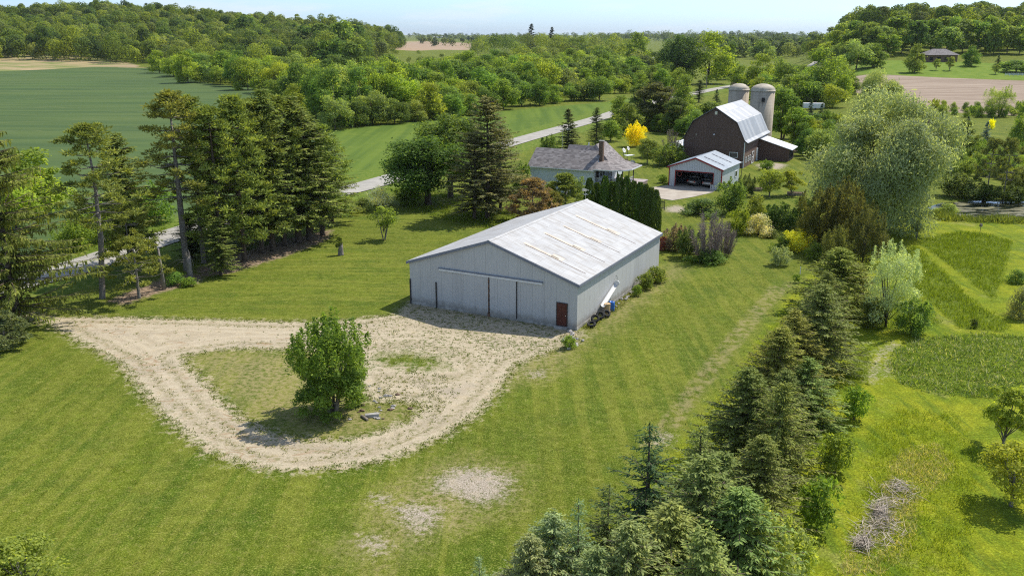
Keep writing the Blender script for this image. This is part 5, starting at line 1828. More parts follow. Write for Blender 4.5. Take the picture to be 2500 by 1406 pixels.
for k, bx, by, ty, w_, c_, lab in YG: T('spruce_tree', k, bx, by, ty, w_ * 1.33, [v * 1.06 for v in c_], lab, 'spruce', ROWG)
T('pale_bush', 'shrub', 1855, 1450, 1255, 210, (.20, .23, .07), 'pale yellow green bush at the near end of the spruce row', 'bush')

PG = 'tall conifers between the lawn and the road'
for k, bx, by, ty, w_, c_, lab in (
        ('pineA', 457, 660, 226, 165, G_OLIVE, 'tallest pine with a long bare trunk, left end of the conifer stand'),
        ('pineA', 498, 642, 238, 130, (.115, .135, .035), 'tall pine close behind the tallest one'),
        ('ragged', 545, 655, 262, 130, (.115, .142, .036), 'thin topped spruce right of the two tall pines'),
        ('raggedB', 597, 638, 235, 130, (.115, .142, .036), 'spruce with a crooked bare tip in the stand'),
        ('ragged', 640, 618, 245, 120, (.115, .142, .036), 'narrow spruce in the middle of the stand behind its neighbours'),
        ('spruceA', 667, 612, 214, 150, (.105, .132, .034), 'dark full spruce, highest in the right half of the stand'),
        ('raggedB', 695, 600, 235, 130, (.115, .142, .036), 'spruce with dead lower twigs above the mulch'),
        ('spruceA', 730, 592, 232, 160, (.11, .137, .035), 'spruce fourth from the right end of the stand'),
        ('spruceA', 756, 585, 268, 165, (.108, .134, .034), 'wide drooping spruce third from the right end of the stand'),
        ('ragged', 788, 574, 305, 135, (.12, .145, .036), 'spruce with a slim bare lower trunk, right end of the stand'),
        ('spruceC', 545, 600, 300, 150, (.105, .132, .034), 'spruce on the road side of the stand, hidden low behind the pines'),
        ('raggedB', 640, 570, 290, 150, (.105, .132, .034), 'spruce on the road side of the stand, in its middle'),
        ('spruceC', 810, 545, 330, 120, (.105, .132, .034), 'spruce hanging over the road at the right end of the stand'),
        ('pineB', 250, 728, 305, 165, G_OLIVE, 'leaning pine with a bare reddish trunk left of the stand'),
        ('spruceA', 322, 650, 322, 140, (.11, .14, .034), 'dark green spruce between the leaning pine and the low pine'),
        ('norway', 45, 795, 300, 380, (.115, .135, .032), 'huge weeping spruce with hanging branchlets at the left edge'),
        ('norway', -110, 740, 320, 360, (.075, .09, .026), 'second weeping spruce mostly outside the left edge')):
    T('pine_tree' if k.startswith('pine') else 'spruce_tree', k, bx, by, ty, w_ * (1.3 if k != 'norway' else 1.05), c_, lab, 'pine' if k.startswith('pine') else 'spruce', PG)
T('pine_tree', 'pineC', 340, 728, 585, 185, (.125, .14, .036), 'low flat crowned pine over the needle litter', 'pine')
T('pine_tree', 'pineC', 325, 690, 505, 120, (.125, .14, .036), 'middle sized pine rising behind the low flat crowned pine', 'pine')
T('pine_tree', 'bushpine', 15, 850, 765, 130, (.10, .12, .05), 'small grey green pine at the left edge by the drive entrance', 'pine')
T('spruce_tree', 'spruceC', 540, 672, 530, 110, (.105, .125, .03), 'small spruce with yellowish boughs in front of the stand', 'spruce')
T('spruce_tree', 'spruceC', 470, 630, 520, 110, (.07, .095, .03), 'dark small spruce behind the broken snag', 'spruce')

# roadside trees and bushes at left
for k, bx, by, ty, w_, c_, nm, lab in (
        ('mid1', 105, 520, 360, 190, (.16, .20, .03), 'broadleaf_tree', 'bright yellow green tree beyond the road, behind the weeping spruce'),
        ('mid0', 40, 560, 420, 150, G_LIT, 'broadleaf_tree', 'green tree beyond the road at the left edge'),
        ('shrub', 375, 545, 455, 120, (.10, .16, .03), 'roadside_bush', 'round bright green bush on the road verge left of the pines'),
        ('shrub', 245, 590, 500, 110, (.15, .21, .03), 'roadside_bush', 'bright bush on the road verge behind the leaning pine'),
        ('shrub', 310, 570, 500, 90, (.09, .13, .03), 'roadside_bush', 'dark green bush on the verge behind the low pine'),
        ('shrub', 180, 610, 540, 100, (.11, .16, .03), 'roadside_bush', 'green bush on the verge beside the weeping spruce'),
        ('lowshrub', 430, 695, 668, 55, (.12, .18, .04), 'weedy_bush', 'leafy weeds at the foot of the broken snag'),
        ('lowshrub', 462, 698, 680, 45, (.12, .17, .03), 'weedy_bush', 'low weeds between the broken snag and the lawn'),
        ('shrub2', 855, 525, 480, 65, (.14, .17, .04), 'roadside_bush', 'pale bush between the road and the right end of the conifer stand'),
        ('shrub2', 885, 515, 482, 60, (.15, .18, .05), 'roadside_bush', 'yellowish bush left of the white flowering bush'),
        ('shrub2', 930, 500, 455, 80, (.42, .42, .34), 'flowering_bush', 'white flowering bush left of the big maple'),
        ('shrub', 1000, 500, 455, 70, (.10, .14, .03), 'roadside_bush', 'green bush below the left side of the big maple')):
    T(nm, k, bx, by, ty, w_, c_, lab, 'bush' if 'bush' in nm else 'tree')

# lawn trees and the big clump
T('sapling', 'sapling', 938, 586, 497, 80, (.13, .18, .03), 'small many stemmed young tree alone on the lawn', 'tree')
T('round_clump_tree', 'clump', 814, 1006, 796, 205, (.100, .148, .027), 'dense rounded green tree clump inside the gravel loop', 'tree')
T('small_tree', 'fruit', 70, 1470, 1300, 215, (.15, .19, .04), 'airy green small tree cut by the bottom left corner', 'tree')
# group by the house
for nm, k, bx, by, ty, w_, c_, lab, cat in (
        ('maple_tree', 'maple', 1045, 500, 315, 215, (.070, .110, .026), 'big dark maple with a thick forked trunk, left of the house', 'maple'),
        ('maple_tree', 'maple', 1100, 482, 258, 190, (.075, .115, .026), 'taller dark maple behind the big forked one', 'maple'),
        ('spruce_tree', 'openspruce', 1190, 532, 232, 215, (.12, .125, .05), 'tall open spruce with pale drooping boughs by the barn roof', 'spruce'),
        ('spruce_tree', 'openspruce', 1158, 535, 318, 170, (.11, .12, .045), 'lower spruce left of the tall open one', 'spruce'),
        ('spruce_tree', 'openspruce', 1222, 515, 300, 150, (.115, .125, .05), 'spruce right of the tall open one, nearer the house', 'spruce'),
        ('shrub', 'shrub', 1272, 470, 402, 50, (.075, .115, .025), 'dark evergreen bush at the left end of the farmhouse', 'bush'),
        ('bushy_pine', 'bushpine', 1300, 545, 440, 130, (.17, .125, .065), 'rust brown dying pine behind the barn roof', 'pine'),
        ('bushy_pine', 'bushpine', 1380, 520, 428, 130, (.115, .142, .036), 'bushy green pine before the farmhouse wall', 'pine'),
        ('bushy_pine', 'bushpine', 1345, 535, 470, 90, (.11, .11, .04), 'low olive pine between the brown pine and the bushy green one', 'pine'),
        ('sapling', 'sapling', 1416, 520, 425, 46, (.12, .16, .05), 'thin sapling in front of the right corner of the farmhouse wall', 'tree'),
        ('shrub', 'shrub', 1345, 390, 335, 60, (.07, .11, .025), 'dark bush behind the left end of the farmhouse roof', 'bush'),
        ('spruce_tree', 'midspruce', 1386, 378, 265, 88, (.075, .085, .03), 'dark dense spruce between the house and the road', 'spruce'),
        ('spruce_tree', 'spruceC', 1455, 365, 262, 50, (.07, .095, .03), 'slim dark cypress like conifer right of the dense dark spruce', 'conifer'),
        ('small_tree', 'mid1', 1530, 330, 250, 80, (.11, .15, .03), 'green tree behind the yellow bush near the road', 'tree'),
        ('small_tree', 'mid4', 1490, 345, 290, 60, (.13, .17, .03), 'light green tree between slim conifer and yellow bush', 'tree'),
        ('yellow_bush', 'shrub', 1553, 358, 302, 54, (.42, .37, .015), 'golden yellow round bush beyond the farmhouse', 'bush'),
        ('small_tree', 'fruit', 1580, 400, 330, 60, (.12, .14, .04), 'thin grey green tree right of the yellow bush', 'tree'),
        ('small_tree', 'baretree', 1637, 385, 305, 65, (.10, .13, .03), 'half bare tree left of the gambrel barn', 'tree'),
        ('shrub', 'shrub', 1630, 405, 355, 90, (.085, .125, .025), 'round dark green bush behind the garage', 'bush'),
        ('shrub', 'shrub', 1585, 385, 350, 60, (.09, .14, .025), 'green bush behind the golf cart', 'bush'),
        ('shrub', 'shrub2', 1680, 385, 352, 60, (.08, .12, .025), 'bush at the left foot of the gambrel barn', 'bush'),
        ('lowshrub', 'lowshrub', 1617, 447, 428, 30, (.10, .15, .03), 'weeds at the left front corner of the garage', 'weeds'),
        # behind and beside the barn
        ('juniper_tree', 'poplar', 1602, 315, 182, 115, (.075, .085, .03), 'broad olive juniper clump beyond the yellow bush', 'juniper'),
        ('juniper_tree', 'poplar', 1565, 285, 190, 70, (.105, .132, .034), 'olive tree left in the juniper clump', 'juniper'),
        ('juniper_tree', 'poplar', 1650, 325, 225, 70, (.075, .105, .03), 'darker tree at the right side of the juniper clump', 'juniper'),
        ('small_tree', 'mid3', 1655, 245, 165, 60, (.12, .17, .03), 'leafy light tree above the juniper clump by the road', 'tree'),
        ('juniper_tree', 'spruceC', 1706, 250, 195, 42, (.06, .08, .028), 'dark pointed juniper below the utility pole', 'juniper'),
        ('spruce_tree', 'midspruce', 1748, 262, 218, 30, (.05, .08, .035), 'tiny dark spruce left of the silos', 'spruce'),
        ('small_tree', 'mid4', 1735, 300, 245, 90, (.11, .15, .03), 'green bushy tree left behind the gambrel barn roof', 'tree'),
        ('small_tree', 'mid1', 1700, 320, 265, 70, (.09, .13, .03), 'green tree touching the left edge of the gambrel barn', 'tree'),
        ('poplar_tree', 'poplar', 1908, 340, 195, 80, (.115, .17, .032), 'tall light green tree right of the silos', 'tree'),
        ('poplar_tree', 'poplar', 1945, 360, 245, 80, (.14, .19, .03), 'lower bright tree leaning out right of the lean-to', 'tree'),
        ('small_tree', 'mid1', 1990, 335, 275, 90, (.06, .10, .03), 'dark tree between the bright tree and the big willow', 'tree'),
        ('spruce_tree', 'midspruce', 1975, 310, 240, 32, (.05, .075, .04), 'slim dark spruce between the silos and the willow', 'spruce'),
        ('spruce_tree', 'midspruce', 2003, 308, 252, 34, (.05, .075, .04), 'second slim dark spruce nearer the willow', 'spruce'),
        ('shrub', 'shrub', 1870, 415, 392, 40, (.10, .15, .03), 'weeds along the side wall of the gambrel barn', 'weeds'),
        # shrubs of the garden between garage and willow
        ('shrub', 'shrub', 1782, 520, 443, 82, (.095, .145, .035), 'dense round green shrub right of the garage', 'bush'),
        ('shrub', 'yew', 1822, 480, 430, 45, (.06, .085, .03), 'small dark juniper right of the round green shrub', 'juniper'),
        ('small_tree', 'fruit', 1878, 480, 405, 75, (.16, .19, .035), 'open yellow green young tree, left of two by the raised bed', 'tree'),
        ('small_tree', 'fruit2', 1932, 478, 405, 62, (.17, .19, .03), 'thin airy young tree standing over the timber raised bed', 'tree'),
        ('shrub', 'yew', 1870, 462, 425, 32, (.05, .08, .028), 'little dark cone juniper among the young trees', 'juniper'),
        ('shrub', 'shrub2', 1715, 525, 485, 120, (.08, .125, .035), 'low dark green shrubs below the concrete driveway', 'bush'),
        ('shrub', 'shrub2', 1850, 530, 475, 70, (.14, .17, .03), 'yellow green shrub in the middle of the garden border', 'bush'),
        ('shrub', 'shrub', 1800, 572, 512, 60, (.14, .18, .025), 'bright green shrub right of the grey bare shrub', 'bush'),
        ('flowering_bush', 'shrub2', 1850, 574, 522, 85, (.32, .32, .20), 'cream flowering bush in the garden border', 'bush'),
        ('shrub', 'shrub', 1905, 555, 500, 85, (.06, .095, .025), 'dark green shrub right of the cream flowering bush', 'bush'),
        ('shrub', 'shrub2', 1955, 545, 480, 80, (.08, .12, .03), 'green shrub before the left side of the junipers', 'bush'),
        ('shrub', 'shrub2', 1880, 580, 558, 45, (.09, .12, .04), 'low grey green plant at the border edge', 'bush'),
        ('flowering_bush', 'shrub', 1905, 648, 604, 54, (.20, .22, .12), 'small round whitish bush alone on the lawn', 'bush'),
        ('yellow_bush', 'shrub', 1948, 612, 563, 80, (.55, .42, .06), 'orange yellow bush at the edge of the dark junipers', 'bush'),
        ('shrub', 'shrub2', 1905, 612, 575, 60, (.09, .14, .03), 'green shrub left of the orange yellow bush', 'bush'),
        ('shrub', 'shrub2', 1990, 630, 590, 70, (.12, .16, .03), 'green shrub right of the orange yellow bush', 'bush'),
        ('flowering_bush', 'shrub', 1648, 612, 552, 62, (.13, .11, .085), 'dull lilac bush at the far right corner of the pole barn', 'bush'),
        ('flowering_bush', 'shrub2', 1622, 610, 575, 40, (.16, .06, .06), 'small reddish bush touching the far barn corner', 'bush'),
        ('shrub', 'shrub', 1680, 628, 560, 65, (.065, .095, .03), 'dark green shrub between lilac and bare shrub', 'bush'),
        ('bare_shrub', 'bare', 1725, 636, 500, 125, (.1, .1, .05), 'tall grey shrub of bare upright stems', 'shrub'),
        ('bare_shrub', 'bare', 1768, 625, 530, 80, (.1, .1, .05), 'grey bare shrub at the right side of the tall one', 'shrub'),
        ('shrub', 'shrub2', 1725, 640, 606, 105, (.07, .11, .025), 'green undergrowth at the foot of the grey bare shrub', 'bush'),
        # junipers, willow and the silver willow
        ('juniper_tree', 'yew', 2000, 610, 468, 120, (.075, .075, .026), 'dark reddish juniper, left of the dense group before the willow', 'juniper'),
        ('juniper_tree', 'yew', 2055, 620, 452, 125, (.065, .07, .025), 'tall dark juniper in the middle of the dense group', 'juniper'),
        ('juniper_tree', 'yew', 2105, 645, 515, 105, (.065, .07, .028), 'dark juniper at the right end of the dense group', 'juniper'),
        ('juniper_tree', 'yew', 2045, 650, 560, 90, (.10, .11, .035), 'olive juniper at the foot of the dense group', 'juniper'),
        ('willow_tree', 'willow', 2148, 560, 188, 350, (.195, .22, .13), 'huge pale grey green willow right of the brown barn', 'willow'),
        ('willow_tree', 'willow', 2135, 335, 155, 130, (.19, .215, .09), 'smaller pale willow behind the huge one', 'willow'),
        ('silver_willow', 'silver', 2165, 800, 603, 132, (.25, .29, .17), 'slender silvery willow bush beside the spruce row', 'willow'),
        ('shrub', 'shrub', 2225, 815, 735, 95, (.12, .16, .04), 'green shrub at the right foot of the silvery willow', 'bush'),
        ('shrub', 'shrub', 2130, 800, 735, 60, (.08, .11, .03), 'dark shrub at the left foot of the silvery willow', 'bush'),
        ('young_tree', 'sapling', 2237, 585, 535, 30, (.16, .19, .09), 'staked young tree at the shady edge of the huge willow', 'tree'),
        # beyond the pond
        ('spruce_tree', 'midspruce', 2402, 365, 296, 42, (.10, .15, .13), 'blue spruce beyond the pond', 'spruce'),
        ('spruce_tree', 'midspruce', 2362, 310, 284, 24, (.05, .08, .06), 'small dark blue spruce beyond the pond', 'spruce'),
        ('yellow_bush', 'shrub', 2420, 316, 292, 18, (.62, .45, .01), 'tiny bright yellow bush right of the blue spruce', 'bush'),
        ('pine_tree', 'bushpine', 2350, 375, 300, 75, (.10, .13, .04), 'bushy green pine left of the blue spruce', 'pine'),
        ('pine_tree', 'pineC', 2408, 480, 345, 80, (.11, .125, .045), 'open pine on the far bank of the pond', 'pine'),
        ('pine_tree', 'pineC', 2448, 490, 345, 80, (.11, .125, .04), 'tall stemmed pine on the far bank, right of the open one', 'pine'),
        ('willow_tree', 'silver', 2437, 285, 215, 78, (.17, .21, .06), 'round weeping bush before the ploughed field at right', 'willow'),
        ('shrub', 'shrub', 2378, 282, 258, 30, (.13, .18, .04), 'small round bush left of the weeping bush', 'bush'),
        ('small_tree', 'mid3', 2495, 365, 245, 75, (.13, .17, .035), 'green tree at the right edge beyond the pond', 'tree'),
        ('small_tree', 'mid4', 2490, 480, 400, 80, (.16, .18, .05), 'light bushy tree at the right edge by the pond', 'tree'),
        ('shrub', 'shrub', 2340, 480, 425, 100, (.08, .11, .03), 'dark bush overhanging the pond at left', 'bush'),
        ('shrub', 'shrub', 2400, 490, 450, 90, (.055, .08, .022), 'dark bush overhanging the pond in its middle', 'bush'),
        ('shrub', 'shrub', 2470, 492, 455, 90, (.06, .085, .022), 'dark bush overhanging the pond at right', 'bush'),
        ('shrub', 'shrub2', 2310, 520, 495, 60, (.16, .20, .05), 'light green bush on the near left bank of the pond', 'bush'),
        # meadow shrubs and fruit trees
        ('meadow_shrub', 'lowshrub', 2085, 1025, 952, 78, (.13, .18, .028), 'rounded leafy shrub in the meadow, farthest of four along the spruces', 'shrub'),
        ('meadow_shrub', 'lowshrub', 2038, 1155, 1068, 97, (.14, .185, .032), 'rounded leafy shrub in the meadow, second of four along the spruces', 'shrub'),
        ('meadow_shrub', 'lowshrub', 1995, 1295, 1178, 110, (.12, .17, .028), 'tallest leafy shrub in the meadow, third of four along the spruces', 'shrub'),
        ('meadow_shrub', 'lowshrub', 1945, 1395, 1312, 110, (.2, .23, .05), 'browner leafy shrub in the meadow, nearest of four along the spruces', 'shrub'),
        ('fruit_tree', 'fruit2', 2448, 1090, 920, 120, (.17, .20, .03), 'upright fruit tree at the right edge above the spreading one', 'fruit tree'),
        ('fruit_tree', 'fruit', 2468, 1235, 1068, 175, (.20, .215, .03), 'spreading yellow green fruit tree at the right edge', 'fruit tree'),
        ('shrub', 'shrub2', 2480, 690, 655, 55, (.11, .15, .035), 'green bush at the right edge of the mown paths', 'bush'),
        ('shrub', 'shrub2', 2490, 775, 700, 80, (.15, .16, .07), 'grey green bush at the right edge above the weed bed', 'bush'),
        ('shrub', 'lowshrub', 2377, 800, 780, 22, (.06, .08, .02), 'tiny dark bush on the corner of the mown paths', 'bush'),
        # weeds at the barn's right wall
        ('weedy_bush', 'lowshrub', 1600, 690, 655, 60, (.11, .14, .03), 'weeds along the barn side wall near its far corner', 'weeds'),
        ('weedy_bush', 'lowshrub', 1575, 706, 672, 46, (.10, .13, .03), 'weeds along the barn side wall halfway', 'weeds'),
        ('weedy_bush', 'lowshrub', 1555, 722, 698, 30, (.11, .15, .03), 'weeds along the barn side wall beside the chute', 'weeds'),
        ('weedy_bush', 'lowshrub', 1388, 850, 822, 40, (.13, .18, .03), 'weeds growing through the corner stone pile', 'weeds'),
        ('weedy_bush', 'lowshrub', 1945, 690, 672, 24, (.09, .14, .02), 'tuft of weeds at the foot of the white stake', 'weeds'),
        # trees beyond the silos and along the road
        ('maple_tree', 'maple', 1655, 205, 72, 95, (.055, .09, .028), 'big dark round maple beyond the road', 'maple'),
        ('broadleaf_tree', 'mid3', 1728, 205, 76, 125, (.17, .21, .028), 'broad yellow green tree right of the dark maple', 'tree'),
        ('broadleaf_tree', 'mid1', 1550, 168, 77, 82, (.15, .19, .03), 'rounded golden green tree left of the dark maple', 'tree'),
        ('purple_tree', 'mid3', 1570, 160, 122, 22, (.06, .018, .025), 'small dark purple leaved tree by the white outbuilding', 'tree'),
        ('broadleaf_tree', 'mid1', 1785, 195, 100, 60, (.09, .13, .03), 'dark green tree right behind the broad yellow green one', 'tree'),
        ('broadleaf_tree', 'mid3', 1855, 220, 130, 90, (.16, .20, .03), 'light tree hanging over the road above the silos', 'tree'),
        ('broadleaf_tree', 'mid5', 1910, 245, 128, 80, (.10, .15, .03), 'green tree right above the silos', 'tree'),
        ('broadleaf_tree', 'mid3', 1990, 255, 115, 130, (.12, .17, .03), 'large green tree beyond the silos with trunks showing below', 'tree'),
        ('broadleaf_tree', 'mid5', 2035, 240, 125, 80, (.14, .18, .03), 'green tree right of the large one beyond the silos', 'tree'),
        ('broadleaf_tree', 'mid1', 1810, 215, 158, 70, (.15, .19, .03), 'low bright tree where the road disappears', 'tree'),
        ('broadleaf_tree', 'mid1', 1860, 145, 95, 70, (.14, .18, .05), 'pale tree in front of the far green field', 'tree'),
        ('broadleaf_tree', 'mid5', 2090, 170, 88, 90, (.16, .20, .06), 'pale green tree left of the hill lawn', 'tree'),
        ('broadleaf_tree', 'mid1', 2130, 165, 105, 70, (.12, .17, .03), 'green tree at the left corner of the hill lawn', 'tree'),
        ('young_tree', 'mid1', 2233, 178, 105, 52, (.13, .17, .04), 'largest lawn tree left of the brick house', 'tree'),
        ('young_tree', 'fruit2', 2285, 172, 140, 20, (.15, .19, .04), 'little tree on the lawn before the brick house, left one', 'tree'),
        ('young_tree', 'fruit2', 2318, 173, 134, 24, (.15, .19, .04), 'little tree on the lawn before the brick house, right one', 'tree'),
        ('young_tree', 'mid1', 2370, 162, 111, 46, (.09, .14, .03), 'round green tree at the right side of the brick house', 'tree'),
        ('young_tree', 'fruit2', 2430, 182, 155, 22, (.14, .18, .04), 'small tree on the lawn near the white board fence', 'tree'),
        ('broadleaf_tree', 'mid4', 2480, 178, 145, 75, (.12, .17, .04), 'rounded green shrub tree at the right edge of the hill lawn', 'tree'),
        ('spruce_tree', 'midspruce', 2435, 165, 135, 24, (.05, .08, .04), 'dark spruce on the lawn right of the brick house', 'spruce'),
        ('spruce_tree', 'midspruce', 1297, 130, 58, 48, (.035, .05, .028), 'dark spruce standing up on the skyline, left one', 'spruce'),
        ('spruce_tree', 'midspruce', 1347, 128, 66, 42, (.035, .05, .028), 'dark spruce standing up on the skyline, right one', 'spruce'),
        ('broadleaf_tree', 'mid0', 690, 250, 190, 100, (.13, .19, .045), 'round light tree at the field corner behind the conifer stand', 'tree'),
        ('small_tree', 'baretree', 715, 255, 210, 50, (.10, .13, .04), 'greyish half bare tree behind the conifer stand', 'tree'),
):
    T(nm, k, bx, by, ty, w_, c_, lab, cat)
T('broadleaf_tree', 'mid3', 1672, 268, 182, 80, (.115, .155, .03), 'leafy tree on the near road verge below the broad yellow green tree', 'tree')
T('broadleaf_tree', 'mid1', 1520, 292, 232, 70, (.12, .165, .03), 'leafy tree on the near road verge left of the juniper clump', 'tree')
# clipped hedge of columns
HG = 'columns of the clipped evergreen hedge'
cols = [(1437, 560, 437), (1455, 557, 448), (1474, 561, 432), (1492, 560, 445), (1508, 564, 428), (1526, 566, 432), (1543, 570, 444), (1558, 574, 447), (1572, 578, 452), (1585, 582, 460), (1597, 586, 466)]
for i, (px, by, ty) in enumerate(cols):
    lab = ('leftmost dark column of the clipped hedge behind the barn roof' if i == 0 else 'rightmost and lowest column of the clipped hedge' if i == len(cols) - 1 else 'dark green upright column in the clipped evergreen hedge behind the barn')
    T('hedge_column', 'column' if i % 2 else 'columnB', px, by, ty, 30, (.055, .085, .020), lab, 'hedge tree', HG)

# ------------------------------------------------------------------ the tree belt, field edges and woods
R2 = random.Random(21)
BC = [((.165, .205, .028), 'yellow green'), ((.13, .18, .028), 'bright green'), ((.095, .145, .03), 'mid green'), ((.075, .118, .026), 'dark green'), ((.14, .185, .05), 'pale green')]


FARPTS = []


def belt(front, x0, x1, rows, hm, kinds, where, group, px_w, top_min=None, weights=(3, 4, 4, 2, 2), name='broadleaf_tree'):
    fx, fy = zip(*front)
    n = 0
    for r in range(rows):
        px = x0 + R2.uniform(0, 25)
        while px < x1:
            by = float(np.interp(px, fx, fy)) - r * 13 * (1 - .04 * r) - R2.uniform(0, 7)
            if by < 112: break
            x, y = gp(px, by)
            z = tz(x, y)
            h = hm * R2.uniform(.72, 1.2)
            pw = px_w * R2.uniform(.8, 1.25) * (.55 + .45 * min(1, 330 / y))
            d = depth(y, z)
            wd = pw * d / F
            wd = min(wd, h * 1.15)
            if top_min:
                tm = float(np.interp(px, *zip(*top_min)))
                h = max(4, min(h, ztop(y, tm) - z))
            # keep the road free
            if seg_d(np.array([x]), np.array([y]), [tuple(q) for q in RD[::4]], False)[0] > wd * .45 + 3.5:
                if name == 'broadleaf_tree' and y > 610:
                    FARPTS.append((x, y, h, wd * .55))
                    px += max(pw * .5, wd * F / d * .55)
                    continue
                c_, cn_ = R2.choices(BC, weights)[0]
                plant(name, R2.choice(kinds), x, y, h, wd, c_, '%s broadleaf tree %s' % (cn_, where), 'tree', group + ', ' + cn_, jit=.07)
                n += 1
            px += max(pw * .5, wd * F / d * .55)
    return n


fr1 = [(370, 178), (450, 202), (560, 214), (640, 226), (700, 262), (760, 290), (815, 322), (900, 308), (1000, 300)]
tm1 = [(370, 88), (440, 80), (620, 92), (700, 100), (780, 50), (880, 60), (930, 125), (1150, 112), (1250, 95), (1500, 92), (1620, 110)]
belt(fr1, 385, 700, 6, 14.5, MID, 'in the thicket along the far side of the wheat field', 'trees of the wheat field thicket', 84, tm1, (6, 4, 2, 1, 1))
fr2 = [(700, 268), (815, 322), (920, 306), (1000, 302), (1100, 290), (1240, 268), (1350, 256), (1480, 246), (1560, 214)]
belt(fr2, 715, 1500, 1, 9.5, MID, 'at the front edge of the belt above the hay field', 'front trees of the central belt', 80, tm1, (3, 4, 4, 2, 3))
fr3 = [(x, y - 18) for x, y in fr2]
belt(fr3, 720, 1560, 9, 14.5, MID, 'inside the central belt between hay field and plain', 'trees of the central belt', 92, tm1, (3, 4, 4, 2, 2))
belt([(1140, 148), (1640, 146)], 1150, 1500, 3, 21, FARK, 'at the back of the central belt against the plain', 'back trees of the central belt', 62, [(1140, 100), (1200, 92), (1500, 84)], (3, 4, 4, 3, 3))
belt([(560, 150), (900, 168)], 560, 900, 3, 22, FARK, 'behind the field thicket below the wooded hill', 'tall trees behind the field thicket', 76, [(560, 62), (700, 60), (780, 44), (880, 60), (900, 70)], (2, 4, 5, 4, 2))
fr4 = [(1500, 205), (1600, 190), (1800, 150), (2080, 165)]
belt([(1500, 232), (1600, 225), (1660, 215)], 1500, 1660, 6, 9, MID, 'around the houses beyond the road', 'trees around the far houses', 60, None, (2, 3, 4, 2, 2))
belt([(1780, 142), (2080, 150)], 1880, 2100, 3, 12, MID + FARK, 'right of the far green field', 'trees right of the far green field', 60, None, (2, 3, 4, 2, 3))
belt([(1860, 262), (1920, 268), (2060, 262)], 1850, 2075, 6, 11, MID, 'in the grove beyond the silos', 'trees of the grove beyond the silos', 74, None, (3, 4, 4, 2, 2))
belt([(1540, 315), (1690, 335)], 1560, 1700, 3, 6.5, MID, 'among the junipers left of the gambrel barn', 'trees among the junipers', 60, None, (2, 3, 4, 3, 2))
belt([(1960, 385), (2060, 400)], 1950, 2040, 4, 6, MID, 'between the lean-to and the huge willow', 'trees between lean-to and willow', 66, None, (2, 3, 4, 3, 2))
# wood edge at upper left
frL = [(-60, 130), (100, 134), (220, 142), (290, 156), (380, 172)]
belt(frL, -30, 330, 2, 21, FARK, 'at the edge of the wood behind the stubble field', 'trees of the upper left wood edge', 72, None, (2, 4, 5, 4, 1))
# tall trees left of centre against the sky
for px, by, ty, w_, c_ in ((745, 150, 55, 75, 3), (790, 150, 48, 80, 2), (835, 160, 42, 95, 2), (870, 150, 52, 60, 3), (810, 185, 85, 90, 3), (860, 190, 95, 80, 2), (605, 125, 36, 75, 3)):
    T('broadleaf_tree', R2.choice(FARK), px, by, ty, w_, BC[c_][0], 'tall %s tree on the skyline above the thicket' % BC[c_][1], 'tree', 'tall skyline trees, ' + BC[c_][1])
# wood behind the brick house
frR = [(1990, 150), (2080, 140), (2180, 138), (2260, 132), (2400, 136), (2520, 140)]
belt(frR, 2040, 2520, 2, 18, FARK, 'at the edge of the wood behind the brick house', 'trees of the upper right wood edge', 70, None, (2, 4, 5, 3, 3))
# rough bushes right of the big willow
belt([(2240, 285), (2500, 290)], 2240, 2500, 2, 3.0, ['shrub', 'shrub2'], 'on the rough ground before the ploughed field', 'bushes before the ploughed field', 50, None, (2, 3, 3, 1, 3), 'field_bush')
belt([(2290, 430), (2500, 440)], 2300, 2500, 8, 2.6, ['shrub', 'shrub2'], 'on the rough ground beyond the pond', 'bushes beyond the pond', 60, None, (2, 3, 3, 1, 3), 'field_bush')
belt([(1480, 300), (1590, 262)], 1480, 1600, 2, 5, ['shrub', 'mid4'], 'on the road verge beyond the yellow bush', 'verge bushes beyond the yellow bush', 50, None, (2, 3, 3, 2, 1), 'roadside_bush')
belt([(1960, 330), (2060, 330)], 1950, 2050, 2, 4, ['shrub', 'mid4'], 'between the lean-to and the willow', 'bushes beside the lean-to', 60, None, (2, 3, 3, 3, 1), 'roadside_bush')


# woods that read as one mass: many crowns in one mesh
def wood(name, label, cat, pts, leafn, L, cols):
    g = np.random.default_rng(77)
    VV, TT, CC = [], [], []
    for (x, y, h, r) in pts:
        n = leafn
        k = 6
        d = unit(g.normal(size=(k, 3)) + (0, 0, .5))
        pc = d * (r * .55, r * .55, h * .26) + (0, 0, h * .62)
        own = g.integers(0, k, n)
        dd = unit(g.normal(size=(n, 3)) + (0, 0, .45))
        P_ = pc[own] + dd * (r * .58 * (1 - g.random(n) ** 2 * .3))[:, None]
        low = g.random(n) < .07
        P_[low, 2] *= g.random(low.sum()) * .8
        P_ += (x, y, tz(x, y))
        N = unit(dd * 1.5 + g.normal(size=(n, 3)) * .45)
        l = L * g.uniform(.6, 1.4, n)
        VV.append(leaves(P_, np.cross(N, g.normal(size=(n, 3))), N, l, l * .7))
        TT.append(.5 * g.random(k)[own] + .5 * g.random(n))
        TT[-1] = .45 * TT[-1] + .55 * g.random()
        CC.append(np.full(n, g.integers(0, len(cols))))
    mats = []
    for i, c_ in enumerate(cols):
        m_ = M['leaf'].copy()
        m_.name = 'wood_leaf'
        for nd in m_.node_tree.nodes:
            if nd.type == 'OBJECT_INFO':
                rgb = m_.node_tree.nodes.new('ShaderNodeRGB')
                rgb.outputs[0].default_value = (*c_, 1)
                for lk in list(nd.outputs['Color'].links):
                    m_.node_tree.links.new(rgb.outputs[0], lk.to_socket)
        mats.append(m_)
    me = quad_mesh(name, np.concatenate(VV), mats, np.concatenate(TT), np.concatenate(CC))
    return tag(link(name, me), label, cat, kind='stuff')


